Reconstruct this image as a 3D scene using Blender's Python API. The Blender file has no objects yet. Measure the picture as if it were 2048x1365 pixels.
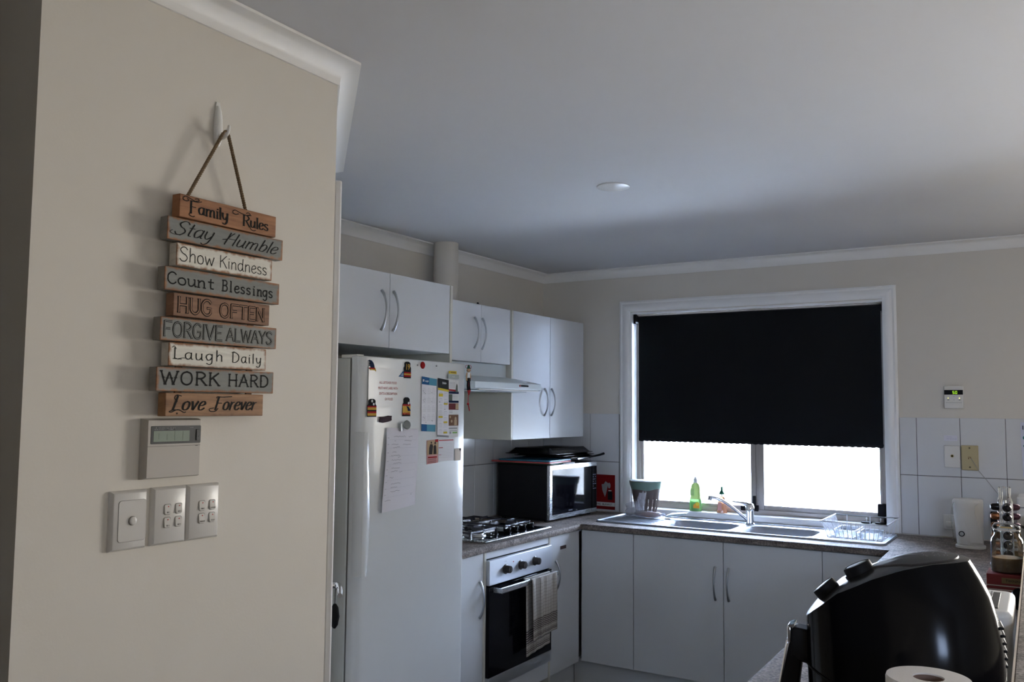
import bpy, bmesh, math, random
from mathutils import Vector, Matrix
random.seed(7)
PI = math.pi
S = bpy.context.scene
COL = S.collection
H = 2.42

# ------------------------------------------------------------------ camera
cam_d = bpy.data.cameras.new('camera'); cam = bpy.data.objects.new('camera', cam_d); COL.objects.link(cam)
yaw, pit, rol = math.radians(31.815), math.radians(4.281), math.radians(0.484)
fw = Vector((-math.sin(yaw)*math.cos(pit), math.cos(yaw)*math.cos(pit), math.sin(pit)))
r0 = Vector((math.cos(yaw), math.sin(yaw), 0)); u0 = r0.cross(fw)
rt = r0*math.cos(rol)+u0*math.sin(rol); up = -r0*math.sin(rol)+u0*math.cos(rol)
mw = Matrix((( rt.x, up.x, -fw.x, 2.887), (rt.y, up.y, -fw.y, -5.046), (rt.z, up.z, -fw.z, 1.545), (0, 0, 0, 1)))
cam.matrix_world = mw
cam_d.sensor_width = 36; cam_d.lens = 1765/2048*36; cam_d.clip_start = 0.05; cam_d.clip_end = 100
S.camera = cam
S.view_settings.view_transform = 'Standard'; S.view_settings.look = 'None'
S.view_settings.exposure = 0.29; S.view_settings.gamma = 1; S.view_settings.use_curve_mapping = False
S.cycles.max_bounces = 8; S.cycles.diffuse_bounces = 5; S.cycles.glossy_bounces = 5
S.cycles.transmission_bounces = 6; S.cycles.transparent_max_bounces = 16
S.cycles.caustics_reflective = True; S.cycles.caustics_refractive = False
S.cycles.sample_clamp_indirect = 60

# ------------------------------------------------------------------ sky and daylight
W = bpy.data.worlds.new('sky'); S.world = W; W.use_nodes = True
bgn = W.node_tree.nodes['Background']
bgn.inputs[0].default_value = (0.55, 0.70, 1.0, 1); bgn.inputs[1].default_value = 56.0

def area(name, loc, rot, sx, sy, power, color, portal=False, spread=None):
    l = bpy.data.lights.new(name, 'AREA'); l.shape = 'RECTANGLE'; l.size = sx; l.size_y = sy
    l.energy = power; l.color = color
    if spread: l.spread = spread
    if portal: l.cycles.is_portal = True
    o = bpy.data.objects.new(name, l); o.location = loc; o.rotation_euler = rot; COL.objects.link(o)
    return o
# both face into the room (-y)
area('kitchen_window_portal', (1.36, 0.20, 1.53), (-PI/2, 0, 0), 1.6, 1.3, 1, (1, 1, 1), True)
area('rear_fill_portal', (4.55, -6.5, 1.81), (PI/2, 0, 0), .62, .44, 1, (1, 1, 1), True)  # portal for the added rear window, blue fill on the window wall
area('living_window_daylight', (3.78, 0.26, 0.98), (-PI/2+.28, 0, 0), 1.45, 1.8, 122, (1.0, 0.955, 0.875), spread=1.9)
sl = bpy.data.lights.new('sun', 'SUN'); sl.energy = 14; sl.angle = .02; sl.color = (.92, .96, 1)
so_ = bpy.data.objects.new('sun', sl); so_.rotation_euler = (math.radians(12), 0, math.radians(-20)); COL.objects.link(so_)

# ------------------------------------------------------------------ materials
MATS = {}
def mat(name, col, rough=0.5, metal=0.0, spec=0.5, coat=0.0, bump=0.0, bscale=60, emit=None, estr=0, var=0.0, vscale=8, trans=0.0, alpha=1.0, ior=1.45):
    if name in MATS: return MATS[name]
    m = bpy.data.materials.new(name); m.use_nodes = True; nt = m.node_tree; b = nt.nodes['Principled BSDF']
    c = (*col, 1)
    if 'print' in name: rough, spec = .75, .15
    b.inputs['Base Color'].default_value = c; b.inputs['Roughness'].default_value = rough
    b.inputs['Metallic'].default_value = metal; b.inputs['Specular IOR Level'].default_value = spec
    b.inputs['Coat Weight'].default_value = coat; b.inputs['Coat Roughness'].default_value = 0.08
    b.inputs['Transmission Weight'].default_value = trans; b.inputs['Alpha'].default_value = alpha
    b.inputs['IOR'].default_value = ior
    tc = nt.nodes.new('ShaderNodeTexCoord')
    n = nt.nodes.new('ShaderNodeTexNoise'); n.inputs['Scale'].default_value = vscale; n.inputs['Detail'].default_value = 4
    nt.links.new(tc.outputs['Object'], n.inputs['Vector'])
    mr = nt.nodes.new('ShaderNodeMapRange'); mr.inputs['To Min'].default_value = 1-max(var, .015); mr.inputs['To Max'].default_value = 1+max(var, .015)
    nt.links.new(n.outputs['Fac'], mr.inputs['Value'])
    mx = nt.nodes.new('ShaderNodeVectorMath'); mx.operation = 'SCALE'; mx.inputs[0].default_value = col
    nt.links.new(mr.outputs[0], mx.inputs['Scale']); nt.links.new(mx.outputs[0], b.inputs['Base Color'])
    if bump > 0:
        n2 = nt.nodes.new('ShaderNodeTexNoise'); n2.inputs['Scale'].default_value = bscale; n2.inputs['Detail'].default_value = 3
        nt.links.new(tc.outputs['Object'], n2.inputs['Vector'])
        bp = nt.nodes.new('ShaderNodeBump'); bp.inputs['Strength'].default_value = bump; bp.inputs['Distance'].default_value = 0.002
        nt.links.new(n2.outputs['Fac'], bp.inputs['Height']); nt.links.new(bp.outputs[0], b.inputs['Normal'])
    if emit:
        b.inputs['Emission Color'].default_value = (*emit, 1); b.inputs['Emission Strength'].default_value = estr
    MATS[name] = m
    return m

def thin_glass(name, tint=(1, 1, 1), rough=0.0, fac=None):
    m = bpy.data.materials.new(name); m.use_nodes = True; nt = m.node_tree; nt.nodes.clear()
    o = nt.nodes.new('ShaderNodeOutputMaterial'); t = nt.nodes.new('ShaderNodeBsdfTransparent'); g = nt.nodes.new('ShaderNodeBsdfGlossy')
    t.inputs[0].default_value = (*tint, 1); g.inputs['Roughness'].default_value = rough
    mx = nt.nodes.new('ShaderNodeMixShader'); fr = nt.nodes.new('ShaderNodeFresnel'); fr.inputs[0].default_value = 1.45
    if fac is None: nt.links.new(fr.outputs[0], mx.inputs[0])
    else: mx.inputs[0].default_value = fac
    nt.links.new(t.outputs[0], mx.inputs[1]); nt.links.new(g.outputs[0], mx.inputs[2]); nt.links.new(mx.outputs[0], o.inputs[0])
    return m

def laminate():
    m = bpy.data.materials.new('speckled_laminate'); m.use_nodes = True; nt = m.node_tree; b = nt.nodes['Principled BSDF']
    tc = nt.nodes.new('ShaderNodeTexCoord')
    n = nt.nodes.new('ShaderNodeTexNoise'); n.inputs['Scale'].default_value = 130; n.inputs['Detail'].default_value = 6; n.inputs['Roughness'].default_value = .7
    n2 = nt.nodes.new('ShaderNodeTexNoise'); n2.inputs['Scale'].default_value = 22; n2.inputs['Detail'].default_value = 4
    nt.links.new(tc.outputs['Object'], n.inputs['Vector']); nt.links.new(tc.outputs['Object'], n2.inputs['Vector'])
    ad = nt.nodes.new('ShaderNodeMath'); ad.operation = 'MULTIPLY_ADD'; ad.inputs[1].default_value = .35
    nt.links.new(n2.outputs['Fac'], ad.inputs[0]); nt.links.new(n.outputs['Fac'], ad.inputs[2])
    r = nt.nodes.new('ShaderNodeValToRGB'); e = r.color_ramp.elements
    e[0].position = .52; e[0].color = (.078, .066, .058, 1); e[1].position = .86; e[1].color = (.40, .34, .30, 1)
    x = r.color_ramp.elements.new(.68); x.color = (.195, .166, .146, 1)
    nt.links.new(ad.outputs[0], r.inputs[0]); nt.links.new(r.outputs[0], b.inputs['Base Color'])
    b.inputs['Roughness'].default_value = .68; b.inputs['Specular IOR Level'].default_value = .10
    return m

def brushed(name, col, rough=.28, axis='z'):
    m = bpy.data.materials.new(name); m.use_nodes = True; nt = m.node_tree; b = nt.nodes['Principled BSDF']
    b.inputs['Metallic'].default_value = 1; b.inputs['Base Color'].default_value = (*col, 1)
    tc = nt.nodes.new('ShaderNodeTexCoord'); mp = nt.nodes.new('ShaderNodeMapping')
    mp.inputs['Scale'].default_value = {'z': (400, 400, 8), 'y': (400, 8, 400), 'x': (8, 400, 400)}[axis]
    n = nt.nodes.new('ShaderNodeTexNoise'); n.inputs['Scale'].default_value = 1
    nt.links.new(tc.outputs['Object'], mp.inputs[0]); nt.links.new(mp.outputs[0], n.inputs['Vector'])
    mr = nt.nodes.new('ShaderNodeMapRange'); mr.inputs['To Min'].default_value = rough-.05; mr.inputs['To Max'].default_value = rough+.08
    nt.links.new(n.outputs['Fac'], mr.inputs['Value']); nt.links.new(mr.outputs[0], b.inputs['Roughness'])
    return m

def board_mat(name, paint, wood=(.20, .085, .035), wood2=(.36, .17, .075), cover=1.0):
    """weathered board: wood grain, paint worn away at the edges of the face (Generated coordinates)"""
    m = bpy.data.materials.new(name); m.use_nodes = True; nt = m.node_tree; b = nt.nodes['Principled BSDF']
    L = nt.links.new; N = nt.nodes.new
    tc = N('ShaderNodeTexCoord'); mp = N('ShaderNodeMapping'); mp.inputs['Scale'].default_value = (40, 9, 90)
    L(tc.outputs['Object'], mp.inputs[0])
    n = N('ShaderNodeTexNoise'); n.inputs['Scale'].default_value = 1; n.inputs['Detail'].default_value = 6; n.inputs['Distortion'].default_value = .6
    L(mp.outputs[0], n.inputs['Vector'])
    r = N('ShaderNodeValToRGB'); r.color_ramp.elements[0].position = .3; r.color_ramp.elements[1].position = .72
    r.color_ramp.elements[0].color = (*wood, 1); r.color_ramp.elements[1].color = (*wood2, 1); L(n.outputs['Fac'], r.inputs[0])
    # edge mask
    sp = N('ShaderNodeSeparateXYZ'); L(tc.outputs['Generated'], sp.inputs[0])
    def edge(sock, w):
        a = N('ShaderNodeMath'); a.operation = 'SUBTRACT'; a.inputs[0].default_value = 1; L(sock, a.inputs[1])
        mn = N('ShaderNodeMath'); mn.operation = 'MINIMUM'; L(sock, mn.inputs[0]); L(a.outputs[0], mn.inputs[1])
        d = N('ShaderNodeMath'); d.operation = 'DIVIDE'; L(mn.outputs[0], d.inputs[0]); d.inputs[1].default_value = w
        return d.outputs[0]
    ey = edge(sp.outputs['Y'], .025); ez = edge(sp.outputs['Z'], .13)
    mn = N('ShaderNodeMath'); mn.operation = 'MINIMUM'; L(ey, mn.inputs[0]); L(ez, mn.inputs[1])
    n3 = N('ShaderNodeTexNoise'); n3.inputs['Scale'].default_value = 70; n3.inputs['Detail'].default_value = 5; L(tc.outputs['Object'], n3.inputs['Vector'])
    ad = N('ShaderNodeMath'); ad.operation = 'MULTIPLY_ADD'; L(n3.outputs['Fac'], ad.inputs[0]); ad.inputs[1].default_value = 2.2; ad.inputs[2].default_value = -1.0
    sm = N('ShaderNodeMath'); sm.operation = 'ADD'; L(mn.outputs[0], sm.inputs[0]); L(ad.outputs[0], sm.inputs[1])
    mr = N('ShaderNodeMapRange'); mr.inputs['From Min'].default_value = .2; mr.inputs['From Max'].default_value = 1.1; mr.inputs['To Max'].default_value = cover
    L(sm.outputs[0], mr.inputs['Value'])
    sd_ = N('ShaderNodeMath'); sd_.operation = 'LESS_THAN'; L(sp.outputs['X'], sd_.inputs[0]); sd_.inputs[1].default_value = .93
    sm2 = N('ShaderNodeMath'); sm2.operation = 'MAXIMUM'; L(mr.outputs[0], sm2.inputs[0]); sdm_ = N('ShaderNodeMath'); sdm_.operation = 'MULTIPLY'; L(sd_.outputs[0], sdm_.inputs[0]); sdm_.inputs[1].default_value = .85; L(sdm_.outputs[0], sm2.inputs[1])
    # paint with faint grain
    pr = N('ShaderNodeMapRange'); pr.inputs['To Min'].default_value = .72; pr.inputs['To Max'].default_value = 1.22; L(n.outputs['Fac'], pr.inputs['Value'])
    pv = N('ShaderNodeVectorMath'); pv.operation = 'SCALE'; pv.inputs[0].default_value = paint; L(pr.outputs[0], pv.inputs['Scale'])
    mx = N('ShaderNodeMix'); mx.data_type = 'RGBA'; L(sm2.outputs[0], mx.inputs[0]); L(r.outputs[0], mx.inputs[6]); L(pv.outputs[0], mx.inputs[7])
    L(mx.outputs[2], b.inputs['Base Color']); b.inputs['Roughness'].default_value = .65
    bp = N('ShaderNodeBump'); bp.inputs['Strength'].default_value = .25; bp.inputs['Distance'].default_value = .001; L(n.outputs['Fac'], bp.inputs['Height']); L(bp.outputs[0], b.inputs['Normal'])
    return m

cream = mat('cream_wall_paint', (.66, .622, .555), .7, bump=.08, bscale=180)
ceilm = mat('white_ceiling_paint', (.60, .60, .605), .85, bump=.05, bscale=120)
trimw = mat('white_trim_gloss', (.84, .84, .83), .35)
cornm = mat('white_cornice_paint', (.80, .79, .76), .6)
whitel = mat('white_cabinet_laminate', (.62, .635, .65), .36)
creamedge = mat('cream_panel_edging', (.62, .60, .52), .45)
tilem = mat('white_glazed_tile', (.66, .67, .68), .16, coat=.2)
grout = mat('dark_grey_grout', (.12, .115, .11), .9)
darkp_ = mat('hall_shade_paint', (.14, .125, .11), .7)  # hall shade put into the colour: unseen walls darkened to cut bounce light
floorm = mat('grey_floor_tile', (.17, .16, .15), .35, var=.08)
lam = laminate()
lamedge = mat('pale_laminate_edge', (.62, .52, .42), .4)
steel = brushed('brushed_steel', (.62, .64, .68), .26, 'y'); ovsteel = brushed('satin_oven_steel', (.66, .68, .72), .46, 'y')
sinksteel = brushed('sink_steel', (.37, .40, .45), .40, 'x')
chrome = mat('chrome', (.80, .81, .83), .08, metal=1)
satin = mat('satin_nickel', (.45, .47, .49), .3, metal=1)
blackg = mat('black_gloss_plastic', (.003, .003, .004), .13, spec=.11)
blackm = mat('black_matt_plastic', (.008, .008, .009), .5, spec=.15)
blackglass = mat('black_glass', (.004, .004, .006), .06, spec=.2)
fridgem = mat('white_fridge_enamel', (.63, .65, .65), .24, coat=.35, bump=.02, bscale=300)
fridgeside = mat('white_fridge_side_paint', (.60, .62, .60), .4, bump=.1, bscale=500)
plasw = mat('white_plastic', (.72, .71, .68), .3)
plasg = mat('aged_white_plastic', (.44, .41, .37), .35)
blindm = mat('black_blind_fabric', (.0095, .0105, .012), .95, spec=.15, bump=.1, bscale=900)
alum = mat('bronze_aluminium', (.34, .30, .27), .35, metal=.35)
ink = mat('black_ink', (.008, .008, .008), .7, spec=.2)
redink = mat('red_ink', (.42, .045, .045), .6)
red = mat('red_print', (.34, .012, .014), .45); signred = mat('dark_red_sign_print', (.20, .006, .008), .45)
paper = mat('white_paper', (.74, .73, .75), .8)
pane = thin_glass('window_pane_glass')
jarglass = thin_glass('clear_jar_glass', (.93, .95, .94), .02)
film = mat('clear_plastic_film', (.70, .71, .78), .15, coat=.8, alpha=.33, bump=.6, bscale=60)
hoodm = mat('pale_blue_white_enamel', (.66, .72, .75), .3)

# ------------------------------------------------------------------ object helpers
MW = {}
def setp(o, label=None, cat=None, group=None, kind=None):
    if label: o['label'] = label
    if cat: o['category'] = cat
    if group: o['group'] = group
    if kind: o['kind'] = kind
    return o
def thing(name, label, cat, loc=(0, 0, 0), rz=0, group=None, kind=None):
    o = bpy.data.objects.new(name, None); COL.objects.link(o); o.empty_display_size = .05
    o.location = loc; o.rotation_euler = (0, 0, rz)
    MW[o] = Matrix.Translation(loc) @ Matrix.Rotation(rz, 4, 'Z')
    return setp(o, label, cat, group, kind)
def struct(name, mb, m, **k):
    return setp(mb.build(name, m, None, **k), kind='structure')
def kids(o): return [c for c in bpy.data.objects if c.parent is o]
def copy_tree(o, parent=None):
    c = o.copy(); COL.objects.link(c)
    if parent is not None: c.parent = parent
    for ch in kids(o): copy_tree(ch, c)
    return c

class MB:
    def __init__(s): s.bm = bmesh.new()
    def box(s, x0, y0, z0, x1, y1, z1, M=None):
        vs = [s.bm.verts.new((x, y, z)) for x in (x0, x1) for y in (y0, y1) for z in (z0, z1)]
        for f in ((0, 1, 3, 2), (4, 6, 7, 5), (0, 4, 5, 1), (2, 3, 7, 6), (0, 2, 6, 4), (1, 5, 7, 3)):
            s.bm.faces.new([vs[i] for i in f])
        if M is not None:
            for v in vs: v.co = M @ v.co
        return s
    def prism(s, pts, z0, z1):
        b = [s.bm.verts.new((p[0], p[1], z0)) for p in pts]; t = [s.bm.verts.new((p[0], p[1], z1)) for p in pts]
        s.bm.faces.new(b[::-1]); s.bm.faces.new(t)
        n = len(pts)
        for i in range(n): s.bm.faces.new((b[i], b[(i+1) % n], t[(i+1) % n], t[i]))
        return s
    def plate(s, pts, F, t=.0004, off=0.0):
        """2-D polygon pts extruded by t along the normal of frame F"""
        o, u, v = F; n = u.cross(v)
        b = [s.bm.verts.new(o+u*p[0]+v*p[1]+n*off) for p in pts]; tt = [s.bm.verts.new(o+u*p[0]+v*p[1]+n*(off+t)) for p in pts]
        s.bm.faces.new(b[::-1]); s.bm.faces.new(tt); k = len(pts)
        for i in range(k): s.bm.faces.new((b[i], b[(i+1) % k], tt[(i+1) % k], tt[i]))
        return s
    def rect(s, F, x0, y0, x1, y1, t=.0004, off=0.0): return s.plate([(x0, y0), (x1, y0), (x1, y1), (x0, y1)], F, t, off)
    def ring(s, pts):
        return [s.bm.verts.new(p) for p in pts]
    def loft(s, rings, cap0=True, cap1=True, closed=True):
        R = [s.ring(r) for r in rings]; n = len(R[0])
        for a, b in zip(R, R[1:]):
            for i in range(n if closed else n-1):
                s.bm.faces.new((a[i], a[(i+1) % n], b[(i+1) % n], b[i]))
        if cap0: s.bm.faces.new(R[0][::-1])
        if cap1: s.bm.faces.new(R[-1])
        return s
    def lathe(s, prof, c=(0, 0, 0), axis=(0, 0, 1), n=28, cap=True):
        a = Vector(axis).normalized(); q = Vector((0, 0, 1)).rotation_difference(a).to_matrix()
        rings = [[Vector(c)+q @ Vector((r*math.cos(2*PI*i/n), r*math.sin(2*PI*i/n), z)) for i in range(n)] for r, z in prof]
        return s.loft(rings, cap, cap)
    def cyl(s, a, b, r, r2=None, n=20):
        a = Vector(a); b = Vector(b); L = (b-a).length
        return s.lathe([(r, 0), (r if r2 is None else r2, L)], a, b-a, n)
    def tube(s, pts, r, n=8, closed=False):
        pts = [Vector(p) for p in pts]; k = len(pts); rings = []; prev = None
        for i, p in enumerate(pts):
            if closed: d = pts[(i+1) % k]-pts[i-1]
            else: d = pts[min(i+1, k-1)]-pts[max(i-1, 0)]
            d.normalize()
            if prev is None:
                ref = Vector((0, 0, 1)) if abs(d.z) < .9 else Vector((1, 0, 0))
                a = d.cross(ref).normalized()
            else:
                a = (prev - d*prev.dot(d)).normalized()
            prev = a; b = d.cross(a); rr = r[i] if isinstance(r, (list, tuple)) else r
            rings.append([p+a*rr*math.cos(2*PI*j/n)+b*rr*math.sin(2*PI*j/n) for j in range(n)])
        if closed: rings.append(rings[0]); return s.loft(rings, False, False)
        return s.loft(rings)
    def sphere(s, c, r, sc=(1, 1, 1), u=16, v=10):
        res = bmesh.ops.create_uvsphere(s.bm, u_segments=u, v_segments=v, radius=r)
        for w in res['verts']: w.co = Vector(c)+Vector((w.co.x*sc[0], w.co.y*sc[1], w.co.z*sc[2]))
        return s
    def sweep(s, path, prof):
        """prof [(out, z)], out = to the right of the walking direction"""
        P = [Vector((p[0], p[1], 0)) for p in path]; rings = []
        for i, p in enumerate(P):
            ds = []
            if i > 0: ds.append((P[i]-P[i-1]).normalized())
            if i < len(P)-1: ds.append((P[i+1]-P[i]).normalized())
            ns = [Vector((d.y, -d.x, 0)) for d in ds]
            if len(ns) == 2:
                b = (ns[0]+ns[1]).normalized(); b = b/ b.dot(ns[0])
            else: b = ns[0]
            rings.append([p+b*o+Vector((0, 0, z)) for o, z in prof])
        return s.loft(rings)
    def sheet(s, outer, holes, z):
        es = []
        for loop in [outer]+holes:
            vs = [s.bm.verts.new((p[0], p[1], z)) for p in loop]
            es += [s.bm.edges.new((vs[i], vs[(i+1) % len(vs)])) for i in range(len(vs))]
        r = bmesh.ops.triangle_fill(s.bm, edges=es, use_beauty=True)
        for f in r['geom']:
            if isinstance(f, bmesh.types.BMFace) and f.normal.z < 0: f.normal_flip()
        return s
    def text(s, txt, F, x, y, h, off=.0006, align='LEFT', bold=0.0, sx=1.0):
        c = bpy.data.curves.new('t', 'FONT'); c.body = txt; c.size = h/.72; c.align_x = align; c.offset = bold; c.resolution_u = 3
        ob = bpy.data.objects.new('t', c); COL.objects.link(ob)
        dg = bpy.context.evaluated_depsgraph_get(); me = bpy.data.meshes.new_from_object(ob.evaluated_get(dg))
        o, u, v = F; n = u.cross(v)
        for w in me.vertices: w.co = o+u*(x+w.co.x*sx)+v*(y+w.co.y)+n*off
        s.bm.from_mesh(me)
        bpy.data.objects.remove(ob); bpy.data.curves.remove(c); bpy.data.meshes.remove(me)
        return s
    def ribbon(s, pts, w, F, off=.0006):
        o, u, v = F; n = u.cross(v); k = len(pts)
        if k < 2: return s
        L = []; R = []
        for i, p in enumerate(pts):
            a = pts[max(i-1, 0)]; b = pts[min(i+1, k-1)]
            dx, dy = b[0]-a[0], b[1]-a[1]; l = math.hypot(dx, dy) or 1e-6
            ww = w(dx/l, dy/l)/2 if callable(w) else w/2
            ex = 0
            if i == 0: ex = -.4*ww
            if i == k-1: ex = .4*ww
            nx, ny = -dy/l, dx/l
            px, py = p[0]+dx/l*ex, p[1]+dy/l*ex
            L.append(s.bm.verts.new(o+u*(px+nx*ww)+v*(py+ny*ww)+n*off)); R.append(s.bm.verts.new(o+u*(px-nx*ww)+v*(py-ny*ww)+n*off))
        for i in range(k-1): s.bm.faces.new((R[i], R[i+1], L[i+1], L[i]))
        return s
    def build(s, name, m, parent=None, bevel=0, seg=2, smooth=True, local=False, sub=0, label=None, mesh_only=False):
        bm = s.bm
        me = bpy.data.meshes.new(name)
        if parent is not None and not local: bm.transform(MW[parent].inverted())
        bmesh.ops.recalc_face_normals(bm, faces=[f for f in bm.faces]) if not getattr(s, 'keep', False) else None
        bm.to_mesh(me); bm.free()
        for mm in (m if isinstance(m, (list, tuple)) else [m]): me.materials.append(mm)
        o = bpy.data.objects.new(name, me); COL.objects.link(o)
        if parent is not None: o.parent = parent; MW[o] = MW[parent].copy()
        else: MW[o] = Matrix.Identity(4)
        if smooth:
            for p in me.polygons: p.use_smooth = True
            try: me.set_sharp_from_angle(angle=math.radians(38))
            except Exception: pass
        if bevel:
            b = o.modifiers.new('bevel', 'BEVEL'); b.width = bevel; b.segments = seg; b.limit_method = 'ANGLE'; b.angle_limit = math.radians(40); b.harden_normals = False
        if sub:
            q = o.modifiers.new('sub', 'SUBSURF'); q.levels = sub; q.render_levels = sub
        if label: o['label'] = label
        return o

def FX(x, y=0, z=0): return (Vector((x, y, z)), Vector((0, 1, 0)), Vector((0, 0, 1)))   # on a face looking to +x
def FY(y, x=0, z=0): return (Vector((x, y, z)), Vector((1, 0, 0)), Vector((0, 0, 1)))   # on a face looking to -y
def rrect(x0, y0, x1, y1, r, n=5):
    pts = []
    for cx, cy, a in ((x1-r, y1-r, 0), (x0+r, y1-r, 90), (x0+r, y0+r, 180), (x1-r, y0+r, 270)):
        for i in range(n+1):
            t = math.radians(a+90*i/n); pts.append((cx+r*math.cos(t), cy+r*math.sin(t)))
    return pts
def circ(cx, cy, r, n=20, ry=None): return [(cx+r*math.cos(2*PI*i/n), cy+(ry or r)*math.sin(2*PI*i/n)) for i in range(n)]
def smoothpts(p, k=6):
    if len(p) < 3: return list(p)
    q = [tuple(2*a-b for a, b in zip(p[0], p[1]))]+list(p)+[tuple(2*a-b for a, b in zip(p[-1], p[-2]))]; out = []
    for i in range(1, len(q)-2):
        for j in range(k):
            t = j/k
            out.append(tuple(.5*((2*b)+(-a+c)*t+(2*a-5*b+4*c-d)*t*t+(-a+3*b-3*c+d)*t**3) for a, b, c, d in zip(q[i-1], q[i], q[i+1], q[i+2])))
    out.append(tuple(p[-1])); return out

# ================================================================== STRUCTURE
X0, X1, Y1 = -1.6, 5.3, -6.3     # room extents
struct('floor', MB().box(X0, Y1, -.1, X1, .1, 0), floorm)
struct('ceiling', MB().box(X0-.1, Y1-.1, H, X1+.1, .12, H+.1), ceilm)
# back wall (window wall) with two openings
WX0, WX1, WZ0, WZ1 = .628, 2.098, .94, 2.132
DX0, DX1, DZ1 = 3.03, 4.53, 2.12
w = MB()
w.box(-.12, 0, 0, WX0, .12, H).box(WX0, 0, 0, WX1, .12, WZ0-.02).box(WX0, 0, WZ1, WX1, .12, H).box(WX1, 0, 0, DX0, .12, H)
w.box(DX0, 0, DZ1, DX1, .12, H).box(DX1, 0, 0, X1+.1, .12, H)
wall_back = struct('wall_back', w, cream)
wall_left = struct('wall_left', MB().box(-.12, -2.698, 0, 0, 0, H), cream)
struct('wall_pantry', MB().prism([(-.12, -2.698), (0, -2.698), (.628, -2.698), (1.34, -3.41), (1.34, -4.18), (X0, -4.18), (X0, -4.06), (-.12, -4.06)], 0, H), cream)
struct('wall_right', MB().box(X1, Y1, 0, X1+.1, 0, H), cream)
struct('wall_front', MB().box(X0, Y1-.1, 0, 4.25, Y1, H).box(4.85, Y1-.1, 0, X1, Y1, H).box(4.25, Y1-.1, 0, 4.85, Y1, 1.60).box(4.25, Y1-.1, 2.02, 4.85, Y1, H), cream)
struct('wall_hall', MB().box(X0-.1, Y1, 0, X0, -4.06, H), MATS['hall_shade_paint'])
struct('wall_light_block', MB().box(X0, -5.38, 0, 2.75, -5.28, H), mat('hall_shade_paint', (.10, .09, .08), .7))  # unseen wall lengthened to block light, darkened to keep the hall corner dim
# cornice
cp = [(0, H-.001), (0, H-.058), (.006, H-.058), (.006, H-.051)]
for i in range(1, 8):
    a = PI/2*i/7; cp.append((.05-.044*math.cos(a), H-.051+.043*math.sin(a)))
cp += [(.057, H-.008), (.057, H-.001)]
cpath = [(X0, -4.18), (1.34, -4.18), (1.34, -3.41), (.628, -2.698), (0, -2.698), (0, 0), (X1, 0), (X1, Y1), (X0, Y1)]
struct('trim_1', MB().sweep(cpath, cp), cornm)
sk = [(0, 0.001), (0, .085), (.010, .085), (.014, .078), (.014, .001)]
struct('baseboard_pantry', MB().sweep([(X0, -4.18), (1.34, -4.18), (1.34, -3.41), (1.31, -3.38)], sk), trimw)
struct('baseboard_right', MB().sweep([(DX1+.1, 0), (X1, 0), (X1, Y1)], sk), trimw)

# wall tiles, every one a piece
tz = [(.905, 1.2075), (1.2105, 1.508)]
def tiles(wall, side, cuts, zr):
    F = FX(0.0) if side == 'x' else FY(0.0)
    MB().rect(F, cuts[0][0], zr[0][0], cuts[-1][1], zr[-1][1]-.002, t=.004, off=.0).build('tile_grout', grout, wall, smooth=False)
    for a, b in cuts:
        for z0, z1 in zr:
            MB().rect(F, a+.0012, z0, b-.0012, z1, t=.007, off=.0005).build('tile', tilem, wall, bevel=.0012, seg=1, smooth=False)
tiles(wall_back, 'y', [(.006, .15), (.15, .35), (.35, .55)], tz)
tiles(wall_back, 'y', [(2.163, 2.246), (2.246, 2.449), (2.449, 2.652), (2.652, 2.855), (2.855, 3.06)], tz)
tiles(wall_left, 'x', [(-1.836, -1.8), (-1.8, -1.6), (-1.6, -1.4), (-1.4, -1.2), (-1.2, -1.0), (-1.0, -.8), (-.8, -.6), (-.6, -.4), (-.4, -.2), (-.2, -.009)], tz)

# ---- pantry door on the splay wall
sd = Vector((-.7071, .7071, 0)); sn = Vector((.7071, .7071, 0)); so = Vector((1.34, -3.41, 0))
def FS(off=0): return (so+sn*off, sd, Vector((0, 0, 1)))
d1 = thing('door_1', None, None, tuple(so), 0, kind='structure')
MB().rect(FS(), .075, .01, .715, 2.055, t=.010, off=.001).build('door_leaf', trimw, d1, bevel=.002)
MB().rect(FS(), .012, 0, .068, 2.12, t=.017, off=0).build('architrave', trimw, d1, bevel=.004)
MB().rect(FS(), .722, 0, .778, 2.12, t=.017, off=0).build('architrave', trimw, d1, bevel=.004)
MB().rect(FS(), .069, 2.062, .721, 2.12, t=.017, off=0).build('architrave', trimw, d1, bevel=.004)
hb = so+sd*.61+Vector((0, 0, .985))
m = MB().cyl(hb+sn*.010, hb+sn*.018, .026).cyl(hb+sn*.018, hb+sn*.052, .011)
m.tube([hb+sn*.050+sd*.0, hb+sn*.057+sd*(-.02)+Vector((0, 0, -.001)), hb+sn*.058+sd*(-.06)+Vector((0, 0, -.006)), hb+sn*.056+sd*(-.105)+Vector((0, 0, -.012))], [.010, .010, .009, .008], 10)
m.build('door_handle', chrome, d1)
hp = hb+sd*(-.035)+sn*.045
pk = thing('pouch', 'small black strap end hanging below the pantry door lever', 'strap', tuple(hp+Vector((0, 0, -.16))))
MB().tube([hp+Vector((0, 0, .008)), hp+Vector((0, 0, -.05))], .0012, 6).build('cord', blackm, pk)
MB().loft([[hp+sn*(x*q)+sd*(y*q*.5)+Vector((0, 0, z)) for x, y in circ(0, 0, .013, 10)] for z, q in ((-.050, .3), (-.062, .9), (-.09, 1.15), (-.115, .8), (-.125, .25))]).build('strap_end', blackm, pk)

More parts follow.
